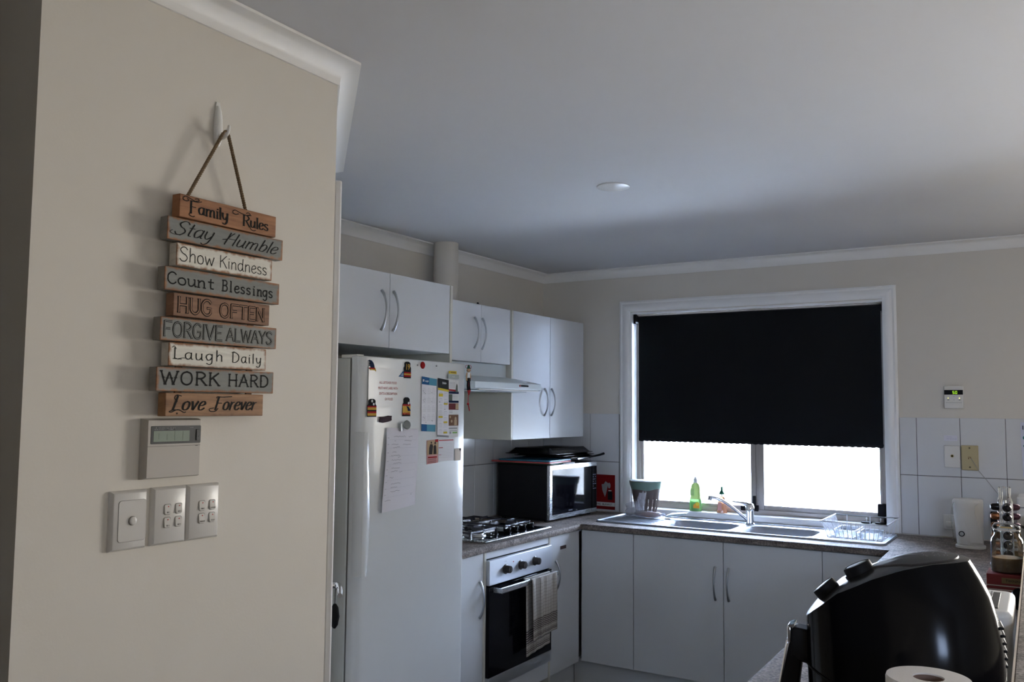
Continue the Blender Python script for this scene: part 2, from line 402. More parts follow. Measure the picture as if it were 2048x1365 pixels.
# ---- window 1 : architrave, reveal, sill, aluminium frame, panes
w1 = thing('window_1', None, None, (1.36, 0, .94), kind='structure')
AX0, AX1, AZ1 = .557, 2.162, 2.211
ap = [(0, 0), (0, .012), (.010, .018), (.020, .014), (.030, .020), (.052, .020), (.060, .014), (.068, .012), (.068, 0)]
def arch_member(a, b, inner, down=0):
    """architrave moulding between two outer corners, mitred"""
    mb = MB(); rings = []
    for p, q in ((a, inner[0]), (b, inner[1])):
        P = Vector((p[0], 0, p[1])); Q = Vector((q[0], 0, q[1]))
        rings.append([P+(Q-P)*(t/.068)+Vector((0, -h, 0)) for t, h in ap])
    return mb.loft(rings)
IN = [(AX0+.068, AZ1-.068), (AX1-.068, AZ1-.068)]
arch_member((AX0, AZ1), (AX1, AZ1), IN).build('architrave', trimw, w1)
arch_member((AX0, .905), (AX0, AZ1), [(AX0+.068, .905), IN[0]]).build('architrave', trimw, w1)
arch_member((AX1, .905), (AX1, AZ1), [(AX1-.068, .905), IN[1]]).build('architrave', trimw, w1)
MB().box(WX0-.003, -.002, .94, WX0+.008, .075, WZ1).build('reveal', trimw, w1)
MB().box(WX1-.008, -.002, .94, WX1+.003, .075, WZ1).build('reveal', trimw, w1)
MB().box(WX0, -.002, WZ1-.004, WX1, .075, WZ1+.006).build('reveal', trimw, w1)
MB().box(WX0-.003, -.012, .905, WX1+.003, .08, .94).build('window_sill', trimw, w1, bevel=.006, seg=3)
fr = MB().box(WX0+.008, .07, .94, WX1-.008, .115, .968).box(WX0+.008, .07, WZ1-.03, WX1-.008, .115, WZ1)
fr.box(WX0+.008, .07, .94, WX0+.034, .115, WZ1).box(WX1-.034, .07, .94, WX1-.008, .115, WZ1)
fr.build('window_frame', alum, w1, bevel=.002)
MB().box(1.348, .074, .968, 1.378, .098, WZ1-.03).box(1.378, .080, .968, 1.392, .1, WZ1-.03).box(1.392, .076, .968, 1.424, .1, WZ1-.03).build('mullion', alum, w1, bevel=.002)
s_ = MB().box(WX0+.034, .08, .968, 1.348, .095, .984).box(1.424, .08, .968, WX1-.034, .095, .993).box(WX0+.034, .08, .968, WX0+.05, .095, 2.1).box(WX1-.05, .08, .968, WX1-.034, .095, 2.1)
s_.build('sash_rail', alum, w1, bevel=.0015)
MB().box(WX0+.05, .086, .984, 1.348, .089, WZ1-.03).build('window_pane', pane, w1)
MB().box(1.424, .086, .993, WX1-.05, .089, WZ1-.03).build('window_pane', pane, w1)
MB().box(1.352, .060, .958, 1.392, .074, .992).box(1.362, .058, .985, 1.378, .07, 1.045).cyl((1.372, .06, .975), (1.372, .05, .975), .010).build('window_latch', blackm, w1, bevel=.002)
MB().box(1.29, .060, .958, 1.335, .072, .985).build('window_latch', blackm, w1, bevel=.002)
for cx in (1.536, 1.932):
    MB().tube([(cx-.013, .07, .985), (cx-.009, .068, 1.018), (cx-.005, .068, 1.023), (cx+.005, .068, 1.023), (cx+.009, .068, 1.018), (cx+.013, .07, .985)], .0012, 6).build('wire_clip', satin, w1)

# ---- window 2 : sliding door of the living area, to the right of the view
w2 = thing('window_2', None, None, (3.78, 0, 0), kind='structure')
f2 = MB().box(DX0, .04, 0, DX1, .11, .04).box(DX0, .04, DZ1-.05, DX1, .11, DZ1).box(DX0, .04, 0, DX0+.05, .11, DZ1).box(DX1-.05, .04, 0, DX1, .11, DZ1).box(3.75, .05, .04, 3.81, .10, DZ1-.05)
f2.build('window_frame', alum, w2, bevel=.003)
MB().box(DX0+.05, .074, .04, 3.75, .078, DZ1-.05).build('window_pane', pane, w2)
MB().box(3.81, .082, .04, DX1-.05, .086, DZ1-.05).build('window_pane', pane, w2)
a2 = MB().box(DX0-.06, -.014, 0, DX0, 0, DZ1+.06).box(DX1, -.014, 0, DX1+.06, 0, DZ1+.06).box(DX0, -.014, DZ1, DX1, 0, DZ1+.06)
a2.build('architrave', trimw, w2)

w3 = thing('window_fill', None, None, (4.55, Y1, 1.6), kind='structure')  # unseen window added behind the camera to give blue fill light
MB().box(4.25, Y1-.08, 1.60, 4.85, Y1-.03, 1.625).box(4.25, Y1-.08, 1.995, 4.85, Y1-.03, 2.02).box(4.25, Y1-.08, 1.60, 4.275, Y1-.03, 2.02).box(4.825, Y1-.08, 1.60, 4.85, Y1-.03, 2.02).build('window_frame', alum, w3)  # frame of the added unseen fill window
MB().box(4.275, Y1-.06, 1.625, 4.825, Y1-.057, 1.995).build('window_pane', pane, w3)
# ---- outside: paving and a pale paling fence
gr = struct('trim_2', MB().box(-4, .13, -.35, 10, 8, -.25), mat('pale_concrete_paving', (.74, .74, .72), .8, bump=.3))
gr.name = 'floor_outside'
pt = thing('light_block_box', 'unseen light-blocking patio outside the living area sliding door', 'enclosure', (4.2, 1.6, 2.5))  # unseen roof and screens added to keep sky light out of the sliding door
MB().box(2.75, .16, 2.50, 5.2, 3.1, 2.56).build('block_roof', trimw, pt)
MB().box(2.75, 3.02, -.25, 5.2, 3.1, 2.5).build('block_wall', cream, pt)
MB().box(2.75, .16, -.25, 2.81, 3.02, 2.5).build('block_wall', cream, pt)
MB().box(5.14, .16, -.25, 5.2, 3.02, 2.5).build('block_wall', cream, pt)
fe = thing('fence', 'pale paling fence in the glare beyond the kitchen window', 'fence', (1.5, 3.2, -.25))
MB().box(-2.6, 3.23, .1, 7.4, 3.26, .17).build('rail', mat('pale_fence_paint', (.72, .70, .66), .7, bump=.2), fe)
MB().box(-2.6, 3.23, 1.2, 7.4, 3.26, 1.27).build('rail', MATS['pale_fence_paint'], fe)
p0 = MB().box(0, 0, 0, .093, .016, 1.75); p0 = p0.build('paling', MATS['pale_fence_paint'], fe, local=True); p0.location = (-4.0, 0, 0)
for i in range(1, 98):
    q = p0.copy(); COL.objects.link(q); q.parent = fe; q.location = (-4.0+i*.101, random.uniform(-.002, .002), random.uniform(-.01, .01))

# ================================================================== ROLLER BLIND
bl = thing('roller_blind', 'black roller blind drawn two thirds down over the kitchen window', 'blind', (1.375, .03, 2.1))
MB().cyl((.660, .035, 2.098), (2.092, .035, 2.098), .017).build('roller', blindm, bl)
m = MB(); n = 120; top = []; bot = []
rings = []
for i in range(n+1):
    x = .672+(2.080-.672)*i/n; zb = 1.343+.0022*math.cos(i*PI/1.5)
    rings.append([(x, .018, 2.105), (x, .018, zb), (x, .0186, zb), (x, .0186, 2.105)])
m.loft(rings).build('blind_fabric', blindm, bl)
MB().cyl((.672, .0215, 1.357), (2.080, .0215, 1.357), .006, n=10).build('bottom_rail', blindm, bl)
MB().box(.640, .012, 2.07, .655, .055, 2.13).build('bracket', blackm, bl, bevel=.002)
MB().box(2.085, .012, 2.07, 2.095, .055, 2.13).build('bracket', blackm, bl, bevel=.002)
MB().box(.641, .035, 2.123, 2.089, .068, 2.131).build('head_rail', mat('beige_metal', (.42, .37, .31), .4), bl)
tag_ = MB().box(2.040, .035, .979, 2.083, .066, 1.045)
setp(tag_.build('chain_holder', blackm, None, bevel=.005), 'black plastic box fixed at the lower right corner of the window frame', 'box')

# ================================================================== UPPER CABINETS
def arc_handle(F, x, z0, z1, parent, out=.027, r=.0042):
    """bow handle, vertical, feet at z0 and z1"""
    o, u, v = F; nn = u.cross(v); mb = MB(); L = z1-z0; pts = []; rad = []
    for i in range(17):
        t = i/16; pts.append(o+u*x+v*(z0+L*t)+nn*(.002+out*math.sin(PI*t)**.75)); rad.append(r*(1.55-.6*math.sin(PI*t)))
    mb.tube(pts, rad, 10)
    mb.build('handle', satin, parent)
def door(F, x0, z0, x1, z1, parent, hx=None, hz=None, name='cabinet_door', t=.017):
    d = MB().rect(F, x0+.0015, z0, x1-.0015, z1, t=t, off=0).build(name, whitel, parent, bevel=.0015)
    if hx is not None:
        FF = (F[0]+F[1].cross(F[2])*t, F[1], F[2]); arc_handle(FF, hx, hz[0], hz[1], d)
    return d
def carcass(x0, y0, z0, x1, y1, z1, parent, axis='x'):
    mb = MB().box(x0, y0, z0, x1, y0+.016, z1).box(x0, y1-.016, z0, x1, y1, z1).box(x0, y0+.016, z0, x1, y1-.016, z0+.016).box(x0, y0+.016, z1-.016, x1, y1-.016, z1).box(x0, y0+.016, z0+.016, x0+.006, y1-.016, z1-.016)
    return mb.build('carcass', whitel, parent)
c1 = thing('wall_cabinet', 'deep two-door white wall cabinet above the fridge', 'cabinet', (.29, -2.27, 1.78))
carcass(.002, -2.694, 1.781, .563, -1.856, 2.085, c1)
door(FX(.5635), -2.694, 1.780, -2.2745, 2.085, c1, -2.328, (1.848, 2.010)); door(FX(.5635), -2.2745, 1.780, -1.857, 2.085, c1, -2.253, (1.850, 2.013))
fp = MB().box(0.001, -1.854, 0.001, .581, -1.836, 2.086)
setp(fp.build('side_panel', creamedge, None, bevel=.001), 'tall thin cream-edged panel at the right side of the fridge', 'panel')
c2 = thing('wall_cabinet', 'short two-door white wall cabinet over the range hood, in front of the flue pipe', 'cabinet', (.16, -1.23, 1.76))
carcass(.002, -1.536, 1.776, .314, -.934, 2.078, c2)
door(FX(.3145), -1.540, 1.776, -1.2335, 2.078, c2, -1.297, (1.846, 2.005)); door(FX(.3145), -1.2335, 1.776, -.945, 2.078, c2, -1.227, (1.843, 2.006))
c3 = thing('wall_cabinet', 'tall two-door white wall cabinet in the corner above the microwave', 'cabinet', (.16, -.5, 1.36))
m = MB().box(.002, -.930, 1.365, .332, -.914, 2.078).box(.002, -.085, 1.365, .314, -.069, 2.078).box(.002, -.914, 1.365, .314, -.085, 1.381).box(.002, -.914, 2.062, .314, -.085, 2.078).box(.002, -.914, 1.381, .01, -.085, 2.062)
m.build('carcass', creamedge, c3)
door(FX(.3145), -.913, 1.365, -.4965, 2.078, c3, -.567, (1.496, 1.654)); door(FX(.3145), -.4965, 1.365, -.069, 2.078, c3, -.484, (1.496, 1.655))
MB().box(.002, -.069, 1.365, .30, -.008, 2.078).build('filler_strip', whitel, c3)
# flue
fl = thing('flue_pipe', 'round cream painted flue pipe rising from the hood cabinet to the ceiling', 'pipe', (.108, -1.245, 2.08))
MB().cyl((.108, -1.245, 2.080), (.108, -1.245, 2.4195), .066, n=40).build('pipe', cream, fl)
bt = MB().plate([(0, 0), (.045, 0), (.02, .009), (.004, .030)], (Vector((.22, -1.115, 2.0785)), Vector((0, 1, 0)), Vector((0, 0, 1))), t=.01)
setp(bt.build('cable_end', blackm, None), 'small black pointed scrap on top of the hood cabinet beside the flue', 'scrap')
# range hood
rh = thing('range_hood', 'slim pale range hood with a sloping visor under the short cabinet', 'range hood', (.25, -1.235, 1.63))
MB().box(.008, -1.536, 1.690, .300, -.936, 1.774).build('hood_body', hoodm, rh, bevel=.002)
m = MB(); rings = []
for y, e in ((-1.534, 0), (-.897, 0)):
    rings.append([(.008, y, 1.627), (.495, y, 1.632), (.502, y, 1.637), (.502, y, 1.668), (.300, y, 1.706), (.008, y, 1.706)])
m.loft(rings).build('visor', hoodm, rh, bevel=.002)
m = MB()
for i in range(6): m.cyl((.502, -1.105+i*.012, 1.655), (.508, -1.105+i*.012, 1.655), .0042, n=10)
m.build('switch_row', blackm, rh)
MB().cyl((.502, -1.122, 1.655), (.506, -1.122, 1.655), .005, n=12).build('power_light', mat('dark_red', (.3, .02, .02), .4), rh)
MB().box(.49, -1.50, 1.6275, .5025, -.93, 1.6325).build('grip_strip', plasw, rh, bevel=.001)
MB().box(.06, -1.48, 1.622, .44, -.95, 1.6275).build('grease_filter', satin, rh)

# ================================================================== BASE CABINETS
KX = .145
b1 = thing('base_cabinet', 'narrow white base cupboard between the fridge and the oven', 'cabinet', (.3, -1.69, 0))
carcass(.002, -1.834, KX, .562, -1.564, .866, b1); door(FX(.5625), -1.834, KX, -1.5615, .862, b1, -1.594, (.573, .74))
MB().box(.02, -1.834, .001, .515, -1.564, KX-.001).build('kickboard', whitel, b1)
b2 = thing('oven_housing', 'white oven housing panels around the built-in oven', 'cabinet', (.3, -1.24, 0))
MB().box(.002, -1.560, .001, .583, -1.543, .866).build('side_panel', creamedge, b2, bevel=.001)
MB().box(.002, -.944, .001, .583, -.927, .866).build('side_panel', creamedge, b2, bevel=.001)
MB().box(.55, -1.541, .832, .5795, -.946, .866).build('filler_panel', whitel, b2, bevel=.001)
MB().box(.55, -1.541, KX, .5795, -.946, .226).build('filler_panel', whitel, b2, bevel=.001)
MB().box(.50, -1.541, .001, .515, -.946, KX-.001).build('kickboard', whitel, b2)
b3 = thing('base_cabinet', 'white corner base cupboard to the right of the oven', 'cabinet', (.3, -.76, 0))
carcass(.002, -.925, KX, .562, -.01, .866, b3); door(FX(.5625), -.926, KX, -.598, .862, b3, -.868, (.577, .731))
MB().box(.02, -.925, .001, .515, -.533, KX-.001).build('kickboard', whitel, b3)
stk = MB().rect(FX(.5800, -.785, .792), -.032, -.009, .032, .009, t=.001)
setp(stk.build('sticker', mat('dark_brown_sticker', (.06, .03, .03), .4), None), 'small dark sticker on the corner base cupboard door', 'sticker')
b4 = thing('sink_cabinet', 'long white base cabinet under the kitchen sink', 'cabinet', (1.4, -.3, 0))
MB().box(.604, -.562, KX, 2.19, -.55, KX+.016).box(.604, -.55, KX, .62, -.008, .866).box(2.19, -.55, KX, 2.206, -.008, .866).box(.62, -.02, KX, 2.19, -.008, .84).box(.62, -.55, KX, 2.19, -.02, KX+.016).build('carcass', whitel, b4)
door(FY(-.5625), .584, KX, .899, .862, b4, name='blank_panel')
door(FY(-.5625), .899, KX, 1.397, .862, b4, 1.355, (.568, .735))
door(FY(-.5625), 1.397, KX, 1.887, .862, b4, 1.425, (.570, .735))
door(FY(-.5625), 1.887, KX, 2.199, .862, b4, name='blank_panel')
MB().box(.517, -.532, .001, 2.24, -.517, KX-.001).build('kickboard', whitel, b4)
b5 = thing('peninsula_cabinet', 'white base cabinets under the peninsula bench', 'cabinet', (2.5, -2.3, 0))
def px(y): return 2.188+(-.526-y)*.0168
MB().prism([(px(-.6)+.03, -.582), (px(-3.93)+.03, -3.93), (2.80, -3.93), (2.78, -.01), (2.215, -.01), (2.215, -.582)], KX, .866).build('carcass', whitel, b5)
MB().prism([(px(-.6)+.08, -.582), (px(-3.9)+.08, -3.9), (2.78, -3.9), (2.76, -.02), (2.3, -.02)], .001, KX-.001).build('kickboard', whitel, b5)

# ---- worktop
EDG = [(-.014, .8995), (-.008, .899), (-.003, .896), (-.0006, .891), (0, .885), (0, .872), (-.002, .868), (-.006, .867), (-.02, .867)]
path = [(.60, -1.835), (.60, -.60), (px(-.6), -.60), (px(-3.95), -3.95)]
inn = [(.586, -1.835), (.586, -.614), (px(-.6)+.014, -.614), (px(-3.95)+.014, -3.95)]
sink_hole = [(.66, -.44), (2.10, -.44), (2.10, -.14), (.66, -.14)]
wk = thing('worktop', 'speckled grey laminate worktop running round the kitchen', 'worktop', (1.3, -.3, .867))
outer = [(.0075, -.008), (.0075, -1.835), inn[0], inn[1], inn[2], inn[3], (2.85, -3.95), (2.79, -.008)]
m = MB(); m.keep = True
m.sheet(outer, [sink_hole], .8995)
m.build('benchtop', lam, wk, smooth=False)
MB().sweep(path, EDG).build('front_edge', lam, wk)

# ---- raised bar
def bx(y): return 2.776+(-2.035-y)*.0190
rb = thing('breakfast_bar', 'raised breakfast bar top with a pale edge along the peninsula', 'bar', (2.95, -2.2, 0))
MB().prism([(bx(-.01)+.075, -.01), (bx(-3.95)+.075, -3.95), (bx(-3.95)+.175, -3.95), (bx(-.01)+.175, -.01)], .001, 1.034).build('bar_wall', cream, rb)
MB().prism([(bx(-.01)+.004, -.01), (bx(-3.95)+.004, -3.98), (bx(-3.95)+.40, -3.98), (bx(-.01)+.40, -.01)], 1.036, 1.070).build('bar_top', lam, rb, bevel=.002)
MB().prism([(bx(-.01), -.01), (bx(-3.95), -3.98), (bx(-3.95)+.0038, -3.98), (bx(-.01)+.0038, -.01)], 1.036, 1.070).build('edge_strip', lamedge, rb)

# ================================================================== FRIDGE
FRX = .802
fg = thing('fridge', 'tall white fridge covered with magnets and notes', 'fridge', (.45, -2.35, 0))
MB().box(.04, -2.681, .03, .742, -2.034, 1.715).build('fridge_body', fridgeside, fg, bevel=.006, seg=3)
# door: gently bowed front with rounded edges
pl = [(.750, -2.683)]
for i in range(7):
    a = PI/2*i/6; pl.append((.772+.026*math.sin(a), -2.655-.028*math.cos(a)))
for i in range(1, 12):
    t = i/12; pl.append((.798+.004*math.sin(PI*t), -2.655+(.598)*t))
for i in range(7):
    a = PI/2*i/6; pl.append((.772+.026*math.cos(a), -2.057+.024*math.sin(a)))
pl.append((.750, -2.033))
MB().prism(pl, .06, 1.722).build('fridge_door', fridgem, fg, bevel=.004, seg=2)
MB().box(.742, -2.678, .07, .752, -2.04, 1.712).build('door_seal', mat('grey_rubber', (.12, .12, .12), .7), fg)
MB().box(.70, -2.681, 1.715, .78, -2.65, 1.727).build('hinge_cap', plasw, fg, bevel=.002)
# handle panel
hpz = [(.955, -2.652), (.97, -2.650), (1.03, -2.640), (1.13, -2.632), (1.22, -2.633), (1.30, -2.640), (1.38, -2.652), (1.43, -2.664), (1.452, -2.680)]
m = MB(); rings = []
for z, yr in hpz:
    rings.append([(.772, -2.686, z), (.800, -2.692, z), (.822, -2.688, z), (.826, -2.675, z), (.820, (yr-2.66)/2-.004, z), (.806, yr, z), (.79, yr, z)])
m.loft(rings).build('handle', fridgem, fg)

def FR(off=.0008): return FX(FRX+off)
ZF = FR()
def note(name, label, cat, pts, m, group=None, t=.0006, F=None):
    o = thing(name, label, cat, (FRX, sum(p[0] for p in pts)/len(pts), min(p[1] for p in pts)), group=group)
    MB().plate(pts, F or ZF, t=t).build('sheet', m, o, smooth=False)
    return o
def R4(x0, y0, x1, y1): return [(x0, y0), (x1, y0), (x1, y1), (x0, y1)]
def pr(parent, name, m, shapes, off=.0008, t=.0003, F=None):
    mb = MB()
    for s in shapes: mb.plate(s, F or ZF, t=t, off=off)
    return mb.build(name, m, parent, smooth=False)
navy = mat('navy_print', (.010, .022, .065), .4); gold = mat('gold_print', (.55, .33, .05), .4); blk = mat('black_print', (.012, .012, .014), .4)
blue = mat('blue_print', (.02, .11, .27), .4); blue2 = mat('light_blue_print', (.09, .30, .42), .4); greyp = mat('grey_print', (.30, .30, .31), .6)
wht = mat('white_print', (.68, .68, .66), .5); yel = mat('yellow_print', (.62, .47, .04), .5); maroon = mat('maroon_print', (.15, .03, .03), .5)
tanp = mat('tan_print', (.46, .33, .20), .5); pinkp = mat('pink_print', (.62, .33, .32), .5); brownp = mat('brown_print', (.17, .09, .05), .5); darkp = mat('dark_suit_print', (.045, .038, .036), .5)

# laminated notice
o = note('notice', 'laminated white notice with red capital letters about leftover food', 'notice', [(-2.650, 1.538), (-2.437, 1.538), (-2.436, 1.679), (-2.651, 1.686)], mat('laminated_paper', (.64, .65, .64), .22, coat=.15, bump=.15, bscale=25))
for i, (s, y0, z) in enumerate((('ALL LEFTOVER FOOD', -2.543, 1.630), ('MUST HAVE LABEL WITH', -2.543, 1.610), ('DATE & DESCRIPTION', -2.541, 1.590), ('OF FOOD', -2.538, 1.570))):
    MB().text(s, ZF, y0, z-.0045, .0092, off=.0012, align='CENTER', sx=(.80, .78, .80, .80)[i]).build('lettering', redink, o, smooth=False)
# crow badge
o = thing('magnet', 'navy bird-wing emblem magnet at the top left of the fridge door', 'magnet', (FRX, -2.635, 1.675))
sh = [(-2.655, 1.706), (-2.648, 1.7085), (-2.636, 1.706), (-2.627, 1.698), (-2.622, 1.688), (-2.621, 1.681), (-2.640, 1.680), (-2.643, 1.686), (-2.650, 1.688), (-2.643, 1.690), (-2.642, 1.694), (-2.652, 1.696), (-2.643, 1.699), (-2.645, 1.702)]
MB().plate(sh, ZF, t=.002).build('emblem', navy, o, smooth=False)
pr(o, 'red_band', red, [R4(-2.650, 1.6765, -2.620, 1.681)], t=.0018); pr(o, 'gold_band', gold, [R4(-2.645, 1.672, -2.620, 1.6765), [(-2.620, 1.676), (-2.614, 1.668), (-2.613, 1.672), (-2.618, 1.680)]], t=.0018)
def jersey(name_label, x0, z0, x1, z1, bands, extra=None):
    o = thing('magnet', name_label, 'magnet', (FRX, (x0+x1)/2, z0)); w_ = x1-x0; h_ = z1-z0
    out = [(x0, z0), (x1, z0), (x1, z0+.62*h_), (x1-.12*w_, z0+.72*h_), (x1-.10*w_, z0+.90*h_), (x1-.22*w_, z0+.97*h_), (x1-.36*w_, z1), (x0+.36*w_, z1), (x0+.22*w_, z0+.97*h_), (x0+.10*w_, z0+.90*h_), (x0+.12*w_, z0+.72*h_), (x0, z0+.62*h_)]
    MB().plate(out, ZF, t=.002).build('jersey', blk, o, smooth=False)
    for a, b, mm in bands: pr(o, 'stripe', mm, [R4(x0+.002*0, z0+a*h_, x1, z0+b*h_)], off=.0021)
    return o
o = jersey('black football jersey magnet with a gold number 19', -2.454, 1.650, -2.412, 1.712, [(.28, .36, red), (.18, .28, gold), (.08, .18, red)][:3])
MB().text('19', ZF, -2.433, 1.682, .022, off=.0026, align='CENTER', bold=.0006, sx=.85).build('number', gold, o, smooth=False)
o = jersey('football jersey magnet with red and gold stripes below the notice, left one', -2.655, 1.506, -2.607, 1.570, [(.52, .60, red), (.38, .52, gold), (.30, .38, blk), (.20, .30, red), (.06, .20, gold)])
pr(o, 'badge', wht, [circ(-2.622, 1.551, .0045, 10), circ(-2.631, 1.562, .005, 10)], off=.0021)
o = jersey('football jersey magnet with a red word MEMBER across it', -2.458, 1.507, -2.412, 1.578, [(.55, .63, red), (.10, .55, gold)])
pr(o, 'emblem', navy, [[(-2.436, 1.545), (-2.425, 1.543), (-2.412, 1.531), (-2.412, 1.527), (-2.428, 1.527), (-2.430, 1.535)]], off=.0026)
MB().text('MEMBER', ZF, -2.4370, 1.5125, .0085, off=.0030, align='CENTER', bold=.0004, sx=1.0).build('lettering', red, o, smooth=False)
pr(o, 'badge', wht, [circ(-2.424, 1.556, .005, 10)], off=.0024)
pr(note('magnet', 'small blue stair-shaped magnet on the notice corner', 'magnet', [(-2.484, 1.654), (-2.456, 1.654), (-2.456, 1.677)], blue, t=.002), 'steps', wht, [R4(-2.474, 1.659, -2.458, 1.661), R4(-2.468, 1.664, -2.458, 1.666)], off=.0022)
note('magnet', 'torn-edged dark brown magnet below the notice', 'magnet', [(-2.590, 1.487), (-2.570, 1.484), (-2.545, 1.487), (-2.528, 1.490), (-2.520, 1.493), (-2.521, 1.503), (-2.519, 1.509), (-2.540, 1.510), (-2.560, 1.506), (-2.590, 1.506), (-2.586, 1.500), (-2.590, 1.497)], mat('dark_plum_print', (.04, .022, .028), .5), t=.002)
o = thing('magnet', 'plain round red magnet at the top of the fridge door', 'magnet', (FRX, -2.338, 1.69))
MB().lathe([(.0135, 0), (.0138, .002), (.011, .0045)], (FRX+.0006, -2.339, 1.703), (1, 0, 0), 24).build('disc', red, o)
for yy, zz, lb in ((-2.369, 1.702, 'tiny clear hook left of the round red magnet'), (-2.250, 1.704, 'tiny clear hook right of the round red magnet')):
    o = thing('hook', lb, 'hook', (FRX, yy, zz)); MB().cyl((FRX, yy, zz), (FRX+.006, yy, zz), .0035, n=10).build('knob', satin, o)
# meal planner held by a glass magnet
pln = thing('meal_planner', 'long white meal planner sheet with handwriting hanging on the fridge', 'paper', (FRX+.01, -2.45, 1.165))
cols = 10; rows = 16; P0 = [(-2.548, 1.466), (-2.362, 1.458)]; P1 = [(-2.575, 1.163), (-2.371, 1.175)]
def plpt(u, v, off=0):
    a = [P0[0][k]+(P0[1][k]-P0[0][k])*u for k in (0, 1)]; b = [P1[0][k]+(P1[1][k]-P1[0][k])*u for k in (0, 1)]
    y = a[0]+(b[0]-a[0])*v; z = a[1]+(b[1]-a[1])*v
    x = FRX+.003+off+.010*v*(1-u)**2+.006*math.sin(PI*u)*v+.003*math.sin(v*5)
    return Vector((x, y, z))
m = MB(); g = [[m.bm.verts.new(plpt(i/cols, j/rows)) for i in range(cols+1)] for j in range(rows+1)]
for j in range(rows):
    for i in range(cols): m.bm.faces.new((g[j][i], g[j+1][i], g[j+1][i+1], g[j][i+1]))
m.build('sheet', mat('soft_white_paper', (.66, .64, .68), .75), pln)
m = MB()
def scrib(u, v, w_, a=.006, wd=.0012):
    pts = []; k = max(5, int(w_*70))
    for i in range(k): pts.append((u+w_*i/k, v+a*random.uniform(-1, 1)))
    L_ = []; R_ = []
    for p in pts:
        c = plpt(p[0], p[1], .0008); L_.append(m.bm.verts.new(c+Vector((0, 0, wd/2)))); R_.append(m.bm.verts.new(c-Vector((0, 0, wd/2))))
    for i in range(k-1): m.bm.faces.new((R_[i], R_[i+1], L_[i+1], L_[i]))
for v, spans in ((.10, ((.22, .38), (.68, .14))), (.155, ((.24, .05), (.55, .24))), (.20, ((.15, .22), (.50, .26))), (.235, ((.20, .22),)), (.29, ((.18, .14),)), (.335, ((.15, .28),)), (.355, ((.35, .10),)), (.39, ((.17, .30),)), (.43, ((.22, .26),)), (.49, ((.18, .26),)), (.525, ((.18, .20),)), (.54, ((.42, .10),)), (.60, ((.15, .12),)), (.68, ((.20, .30),)), (.72, ((.20, .20),)), (.77, ((.20, .28),)), (.85, ((.82, .06),)), (.87, ((.06, .18),))):
    for u, w_ in spans: scrib(u, v, w_, .007, .0011)
for v in (.12, .20, .30, .40, .50, .57, .65, .73, .80): scrib(.03, v, .06, .002, .0010)
m.build('handwriting', mat('grey_pen', (.16, .15, .17), .7), pln, smooth=False)
m = MB()
for v in (.14, .24, .34, .44, .53, .63, .73, .83): 
    L_ = [m.bm.verts.new(plpt(u_/12, v, .0007)) for u_ in range(1, 12)]; R_ = [m.bm.verts.new(plpt(u_/12, v+.0025, .0007)) for u_ in range(1, 12)]
    for i in range(10): m.bm.faces.new((L_[i], R_[i], R_[i+1], L_[i+1]))
m.build('ruled_lines', mat('pale_rule', (.48, .47, .52), .7), pln, smooth=False)
o = thing('magnet_clip', 'round clear glass magnet clip holding the meal planner', 'magnet', (FRX, -2.455, 1.455))
MB().lathe([(.006, 0), (.006, .010), (.016, .012), (.017, .017), (.015, .020)], (FRX+.001, -2.446, 1.474), (1, -.15, .1), 24).build('glass_disc', mat('cloudy_glass', (.45, .50, .50), .06, coat=.8, trans=.5), o)
MB().box(FRX+.001, -2.477, 1.452, FRX+.012, -2.468, 1.482).build('clip', satin, o, bevel=.001)
# calendars
o = note('calendar', 'white year calendar with a blue head and foot on the fridge', 'calendar', [(-2.344, 1.450), (-2.255, 1.446), (-2.250, 1.652), (-2.346, 1.660)], paper, F=FR(.003))
ZC = FR(.003)
pr(o, 'blue_header', blue, [[(-2.346, 1.630), (-2.3, 1.6275), (-2.2985, 1.656), (-2.346, 1.660)]], F=ZC); pr(o, 'blue_header', blue2, [[(-2.3, 1.6275), (-2.251, 1.625), (-2.250, 1.652), (-2.2985, 1.656)]], F=ZC)
pr(o, 'blue_footer', blue, [[(-2.344, 1.450), (-2.31, 1.4485), (-2.31, 1.475), (-2.344, 1.477)]], F=ZC); pr(o, 'blue_footer', blue2, [[(-2.31, 1.4485), (-2.255, 1.446), (-2.2545, 1.473), (-2.31, 1.475)]], F=ZC)
MB().text('knight', ZC, -2.325, 1.6395, .0065, off=.0014, bold=.0002).build('lettering', wht, o, smooth=False)
pr(o, 'logo', wht, [R4(-2.340, 1.640, -2.331, 1.649)], F=ZC, off=.0012)
sh = []
for j in range(4):
    for i in range(3):
        cx, cz = -2.338+i*.029, 1.612-j*.034
        sh.append(R4(cx+.004, cz+.002, cx+.014, cz+.0032))
        for r_ in range(5): sh.append(R4(cx, cz-.003-r_*.0042, cx+.022, cz-.0022-r_*.0042))
pr(o, 'date_grid', mat('pale_grey_print', (.50, .50, .52), .6), sh, F=ZC)
random.seed(3)
pr(o, 'pen_marks', blk, [R4(a, b, a+.0025, b+.0022) for a, b in ((-2.338, 1.603), (-2.331, 1.597), (-2.325, 1.592), (-2.283, 1.597), (-2.337, 1.568), (-2.327, 1.571), (-2.331, 1.562), (-2.283, 1.562), (-2.335, 1.502), (-2.327, 1.499), (-2.281, 1.489), (-2.276, 1.487), (-2.318, 1.482))], F=ZC, off=.0012)
o = note('calendar', 'narrow year calendar with a black and yellow head on the fridge', 'calendar', [(-2.241, 1.426), (-2.166, 1.421), (-2.171, 1.650), (-2.243, 1.657)], paper, F=FR(.0035))
ZC = FR(.0035)
